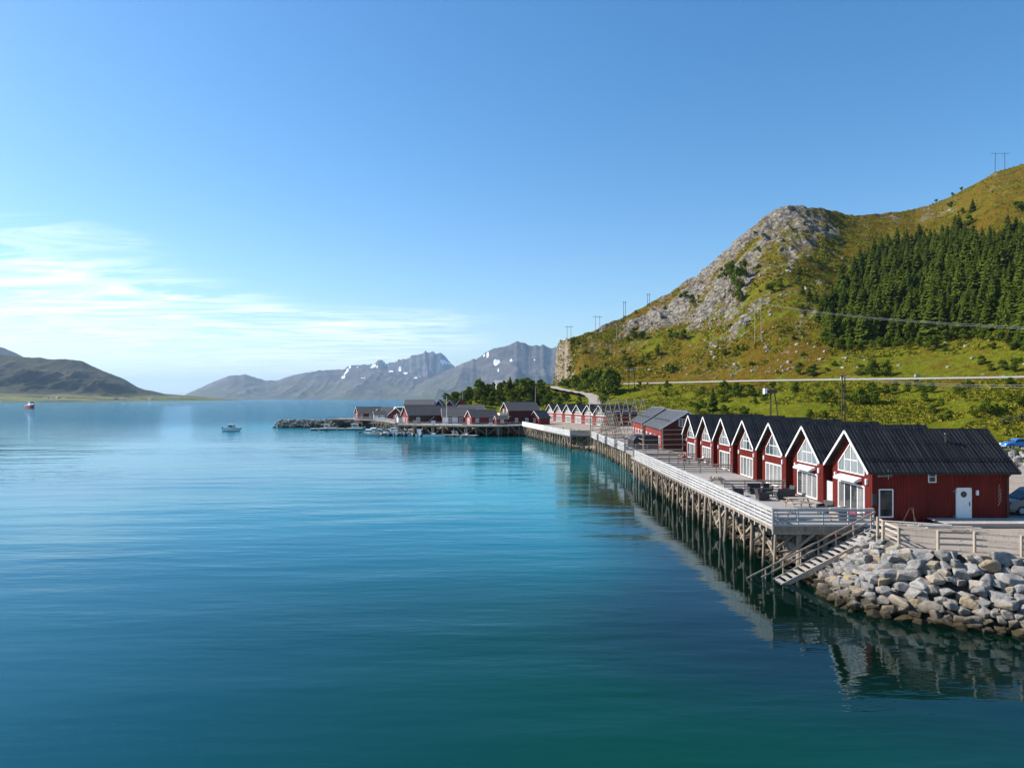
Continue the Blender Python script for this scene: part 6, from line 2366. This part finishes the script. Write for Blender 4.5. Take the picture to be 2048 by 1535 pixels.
def car(label, loc, rz, prof, roof, W_, paint_m, wheels, rw, name, cat, glass):
    """prof: lower body side outline (x, z); roof: greenhouse outline; both pushed across the width"""
    c = empty(name, loc, rz)
    tag(c, label, cat)
    body = MB()
    n_ = 5
    rings = []
    for y, ins in ((-W_ / 2, 0.05), (-W_ / 2 + 0.06, 0.0), (W_ / 2 - 0.06, 0.0), (W_ / 2, 0.05)):
        rings.append([(x + (ins if x < 0 else -ins), y, z - ins * 0.5 if z > 0.5 else z + ins) for x, z in prof])
    body.loft(rings)
    rings = []
    zb = min(z for x, z in roof)
    zt = max(z for x, z in roof)
    for s in (-1, -0.92, 0.92, 1):
        rings.append([(x, s * (W_ / 2 - 0.07 - 0.16 * (z - zb) / (zt - zb)), z - (0.03 if abs(s) == 1 and z > zb + 0.1 else 0)) for x, z in roof])
    body.loft(rings)
    bo = body.build('body', paint_m, c, fix=True)
    for s in (-1, 1):
        for g in glass:
            pts = [(x, s * (W_ / 2 - 0.065 - 0.16 * (z - zb) / (zt - zb)), z) for x, z in g]
            MB().prism(pts, (0, s * 0.012, 0)).build('side_window', dark_pane, c, fix=True)
        for x in wheels:
            w = MB().cyl((x, s * (W_ / 2 - 0.17), rw), (x, s * (W_ / 2 + 0.01), rw), rw, rw, 18).build('wheel', tyre, c)
            MB().cyl((x, s * (W_ / 2 + 0.005), rw), (x, s * (W_ / 2 + 0.025), rw), rw * 0.62, rw * 0.55, 14).build('rim', steel, w)
    xf = min(x for x, z in prof)
    f = [p for p in roof if p[1] > zb + 0.1]
    a_, b2 = roof[0], roof[1]
    MB().beam((a_[0] - 0.0, 0, a_[1] + 0.06), (b2[0] - 0.02, 0, b2[1] - 0.06), W_ * 0.72, 0.03, up=(-1, 0, 0.8)).build('windscreen', dark_pane, c)
    for s in (-1, 1):
        MB().box(xf - 0.0, xf + 0.12, s * W_ * 0.36 - 0.14, s * W_ * 0.36 + 0.14, 0.58, 0.76).build('headlight', lamp_white, c)
        MB().box(roof[0][0] + 0.15, roof[0][0] + 0.32, s * (W_ / 2 + 0.02) - 0.07, s * (W_ / 2 + 0.02) + 0.07, roof[0][1] + 0.02, roof[0][1] + 0.18).build('mirror', black, c)
    MB().box(xf - 0.06, xf + 0.05, -W_ * 0.45, W_ * 0.45, 0.32, 0.48).build('bumper', black if paint_m is silver_car else steel, c)
    return c


# silver people carrier behind the nearest cabin
car('silver people carrier parked behind the nearest cabin, cut by the right edge', (38.1, 51.8, SH_Z), 0,
    [(-2.45, 0.35), (-2.5, 0.7), (-2.3, 0.98), (-1.45, 1.12), (2.4, 1.15), (2.45, 0.4)], [(-1.45, 1.10), (-0.55, 1.86), (0.4, 1.96), (2.1, 1.93), (2.38, 1.12)], 1.9, silver_car,
    (-1.55, 1.5), 0.34, 'people_carrier', 'van', [[(-1.15, 1.16), (-0.45, 1.78), (0.35, 1.86), (0.35, 1.16)], [(0.45, 1.16), (0.45, 1.86), (1.95, 1.84), (2.15, 1.16)]])
q = G(2006, 896.5, 4.1)
car('blue rounded small old car parked on the far gravel road at the right edge', (q.x + 2.0, q.y, 4.1), 0,
    [(-2.0, 0.35), (-2.05, 0.62), (-1.75, 0.86), (-0.85, 0.96), (1.2, 0.98), (1.85, 0.75), (2.0, 0.4)], [(-0.85, 0.94), (-0.4, 1.38), (0.1, 1.5), (0.75, 1.42), (1.35, 0.95)], 1.6, blue_car,
    (-1.2, 1.2), 0.33, 'blue_car', 'car', [[(-0.6, 1.0), (-0.28, 1.36), (0.1, 1.42), (0.1, 1.0)], [(0.18, 1.0), (0.18, 1.42), (0.65, 1.36), (1.0, 1.0)]])
tag(MB().box(70, 110, q.y - 2.6, q.y + 3.2, 2.6, 4.1).build('upper_lane', gravel), kind='structure')

# ================================================================== TERRACE FURNITURE AND PEOPLE


def picnic_table(label, loc, rz, m=None):
    k = empty('picnic_table', loc, rz)
    tag(k, label, 'picnic table', 'wooden picnic tables on the terraces')
    m = m or rail_brown
    for i in range(5):
        y = -0.32 + i * 0.16
        MB().box(-0.9, 0.9, y - 0.07, y + 0.07, 0.71, 0.75).build('top_plank', m, k)
    for s in (-1, 1):
        for i in range(2):
            y = s * (0.62 + i * 0.15)
            MB().box(-0.9, 0.9, y - 0.065, y + 0.065, 0.42, 0.46).build('bench_plank', m, k)
        for x in (-0.65, 0.65):
            MB().beam((x, s * 0.25, 0.70), (x, s * 0.72, 0), 0.05, 0.10).build('leg', m, k)
    for x in (-0.65, 0.65):
        MB().box(x + 0.03, x + 0.08, -0.75, 0.75, 0.33, 0.42).build('crossbar', m, k)
    return k


picnic_table('weathered picnic table nearest the pier corner', (21.4, 53.2, DECK), R(8))
picnic_table('weathered picnic table on the open terrace before the fourth cabin', (19.6, 68.2, DECK), R(86))
picnic_table('weathered picnic table beside the near end railing', (18.5, 48.4, DECK), R(5))


def lounge_chair(label, loc, rz, wd=0.8, m=None, name='wicker_chair'):
    k = empty(name, loc, rz)
    tag(k, label, 'chair' if wd < 1.2 else 'sofa', 'dark outdoor lounge furniture')
    m = m or dark_grey
    MB().box(-wd / 2, wd / 2, -0.38, 0.38, 0.08, 0.34).build('base', m, k)
    MB().box(-wd / 2 + 0.1, wd / 2 - 0.1, -0.36, 0.26, 0.345, 0.46).build('seat_cushion', cloth_dark, k)
    MB().prism([(-wd / 2, 0.26, 0.3), (-wd / 2, 0.40, 0.3), (-wd / 2, 0.50, 0.86), (-wd / 2, 0.38, 0.86)], (wd, 0, 0)).build('backrest', m, k, fix=True)
    for s in (-1, 1):
        MB().box(s * wd / 2 - 0.07, s * wd / 2 + 0.07, -0.38, 0.4, 0.3, 0.62).build('armrest', m, k)
        for y in (-0.33, 0.33):
            MB().box(s * (wd / 2 - 0.05) - 0.03, s * (wd / 2 - 0.05) + 0.03, y - 0.03, y + 0.03, 0, 0.08).build('leg', black, k)
    return k


lounge_chair('dark wicker sofa against the terrace railing by the seated person', (21.3, 61.0, DECK), R(0), 1.9, name='wicker_sofa')
lounge_chair('dark wicker armchair at the right of the terrace sofa', (23.2, 59.6, DECK), R(-80))
lounge_chair('dark wicker armchair left of the seated person', (19.0, 59.6, DECK), R(80))
lounge_chair('dark wicker armchair with its back to the camera', (21.9, 57.6, DECK), R(170))
lounge_chair('dark chair that the black clothed person sits on', (20.15, 57.2, DECK), R(90))
lt = empty('low_table', (21.3, 59.2, DECK))
tag(lt, 'low dark coffee table in the middle of the lounge set', 'table')
MB().box(-0.6, 0.6, -0.35, 0.35, 0.36, 0.41).build('top', dark_grey, lt)
for x in (-0.52, 0.52):
    for y in (-0.28, 0.28):
        MB().box(x - 0.03, x + 0.03, y - 0.03, y + 0.03, 0, 0.36).build('leg', black, lt)
lounge_chair('dark armchair right before the glass doors of the nearest cabin', (22.4, 50.8, DECK), R(-60))
rc_ = lounge_chair('red cushioned seat behind the near end railing', (22.2, 47.6, DECK), R(20), 1.5, rail_brown, 'garden_bench')
rc_.children[1].data.materials[0] = cloth_red


def bench(label, loc, rz):
    k = empty('terrace_bench', loc, rz)
    tag(k, label, 'bench', 'benches on the terraces')
    for i in range(3):
        MB().box(-0.8, 0.8, -0.2 + i * 0.14, -0.08 + i * 0.14, 0.42, 0.46).build('seat_plank', rail_brown, k)
    MB().box(-0.8, 0.8, 0.24, 0.28, 0.55, 0.68).build('back_plank', rail_brown, k)
    MB().box(-0.8, 0.8, 0.24, 0.28, 0.74, 0.86).build('back_plank', rail_brown, k)
    for x in (-0.7, 0.7):
        MB().box(x - 0.04, x + 0.04, -0.18, -0.1, 0, 0.42).build('leg', rail_brown, k)
        MB().box(x - 0.04, x + 0.04, 0.2, 0.28, 0, 0.86).build('leg', rail_brown, k)
    return k


bench('bench on the terrace carrying the person in red', (21.4, 88.4, DECK), R(0))
bench('bench against the cabin front carrying the person in pale clothes', (23.75, 88.3, DECK), R(-90))


def person(label, loc, rz, top_m, leg_m, hair, seat=0.45, lean=0.06, arm=0.0):
    """seated figure facing local -y: one skinned body, its clothes are areas of that surface"""
    k = empty('person', loc, rz)
    tag(k, label, 'person')
    J = {'pelvis': (0, 0, seat + 0.09), 'waist': (0, 0.02, seat + 0.24), 'chest': (0, lean, seat + 0.46), 'neck': (0, lean, seat + 0.60), 'skull': (0, lean - 0.02, seat + 0.70), 'crown': (0, lean - 0.01, seat + 0.83)}
    E = [('pelvis', 'waist'), ('waist', 'chest'), ('chest', 'neck'), ('neck', 'skull'), ('skull', 'crown')]
    Rr = {'pelvis': .15, 'waist': .135, 'chest': .155, 'neck': .055, 'skull': .095, 'crown': .075}
    for s, n_ in ((-1, 'l'), (1, 'r')):
        J.update({'hip' + n_: (s * .10, -0.02, seat + .07), 'knee' + n_: (s * .13, -.44, seat + .07), 'ankle' + n_: (s * .13, -.46, .09), 'toe' + n_: (s * .14, -.64, .045),
                  'sho' + n_: (s * .19, lean, seat + .53), 'elb' + n_: (s * .27, lean - .08 - arm, seat + .27), 'wri' + n_: (s * .16, -.30 - arm, seat + .24)})
        Rr.update({'hip' + n_: .10, 'knee' + n_: .068, 'ankle' + n_: .045, 'toe' + n_: .04, 'sho' + n_: .075, 'elb' + n_: .048, 'wri' + n_: .034})
        E += [('pelvis', 'hip' + n_), ('hip' + n_, 'knee' + n_), ('knee' + n_, 'ankle' + n_), ('ankle' + n_, 'toe' + n_), ('chest', 'sho' + n_), ('sho' + n_, 'elb' + n_), ('elb' + n_, 'wri' + n_)]
        for f in range(5):
            fn = 'f%d' % f + n_
            sp = (f - 2) * 0.017
            if f == 0:
                J[fn] = (s * .16 - s * .045, -.34 - arm, seat + .235)
            else:
                J[fn] = (s * .16 + s * sp, -.385 - arm - 0.012 * (2 - abs(f - 2.5)), seat + .205)
            Rr[fn] = .010
            E.append(('wri' + n_, fn))
    nm = list(J)
    me = bpy.data.meshes.new('body')
    me.from_pydata([J[n_] for n_ in nm], [(nm.index(a), nm.index(b)) for a, b in E], [])
    ob = bpy.data.objects.new('body_cage', me)
    COL.objects.link(ob)
    ob.modifiers.new('skin', 'SKIN')
    for i, n_ in enumerate(nm):
        sv = me.skin_vertices[0].data[i]
        r0 = Rr[n_]
        sv.radius = (r0 * (1.25 if n_ in ('pelvis', 'waist', 'chest') else 1), r0 * (0.8 if n_ in ('pelvis', 'waist', 'chest') else 1))
        sv.use_root = (n_ == 'pelvis')
    su = ob.modifiers.new('sub', 'SUBSURF')
    su.levels = su.render_levels = 2
    dg = bpy.context.evaluated_depsgraph_get()
    bm_ = bpy.data.meshes.new_from_object(ob.evaluated_get(dg))
    bpy.data.objects.remove(ob)
    bm_.name = 'body'
    bm_.materials.clear()
    for m_ in (skin_m, top_m, leg_m):
        bm_.materials.append(m_)
    for f in bm_.polygons:
        c = f.center
        f.use_smooth = True
        if c.z > seat + 0.57 or (c.y < -.27 - arm and c.z > seat + .17 and abs(c.x) < 0.28 and c.z < seat + 0.3):
            f.material_index = 0
        elif c.z > seat + .15 and c.y > -.29 - arm:
            f.material_index = 1
        else:
            f.material_index = 2
    link('body', bm_, None, k)
    hm_ = MB()
    rings = []
    cx_, cy_ = 0, lean
    for i, (dz, r0) in enumerate(((.68, .098), (.74, .108), (.80, .105), (.86, .08), (.90, .03))):
        rings.append([(cx_ + r0 * math.cos(a), cy_ + 0.025 + r0 * math.sin(a) * (1.0 if math.sin(a) > 0 else (0.55 if dz < .79 else 1.0)), seat + dz) for a in np.linspace(0, 2 * math.pi, 13)[:-1]])
    hm_.loft(rings).build('hair', hair, k, smooth=True, fix=True)
    return k


person('person in a red top sitting on the far terrace', (21.4, 88.4, DECK), 0, cloth_red, cloth_dark, hair_m)
person('person in pale clothes sitting beside the cabin wall on the far terrace', (23.75, 88.3, DECK), R(-90), cloth_pale, cloth_dark, hair_pale)
person('person in black clothes sitting among the dark lounge chairs', (20.2, 57.2, DECK + 0.02), R(90), cloth_dark, cloth_dark, hair_m)
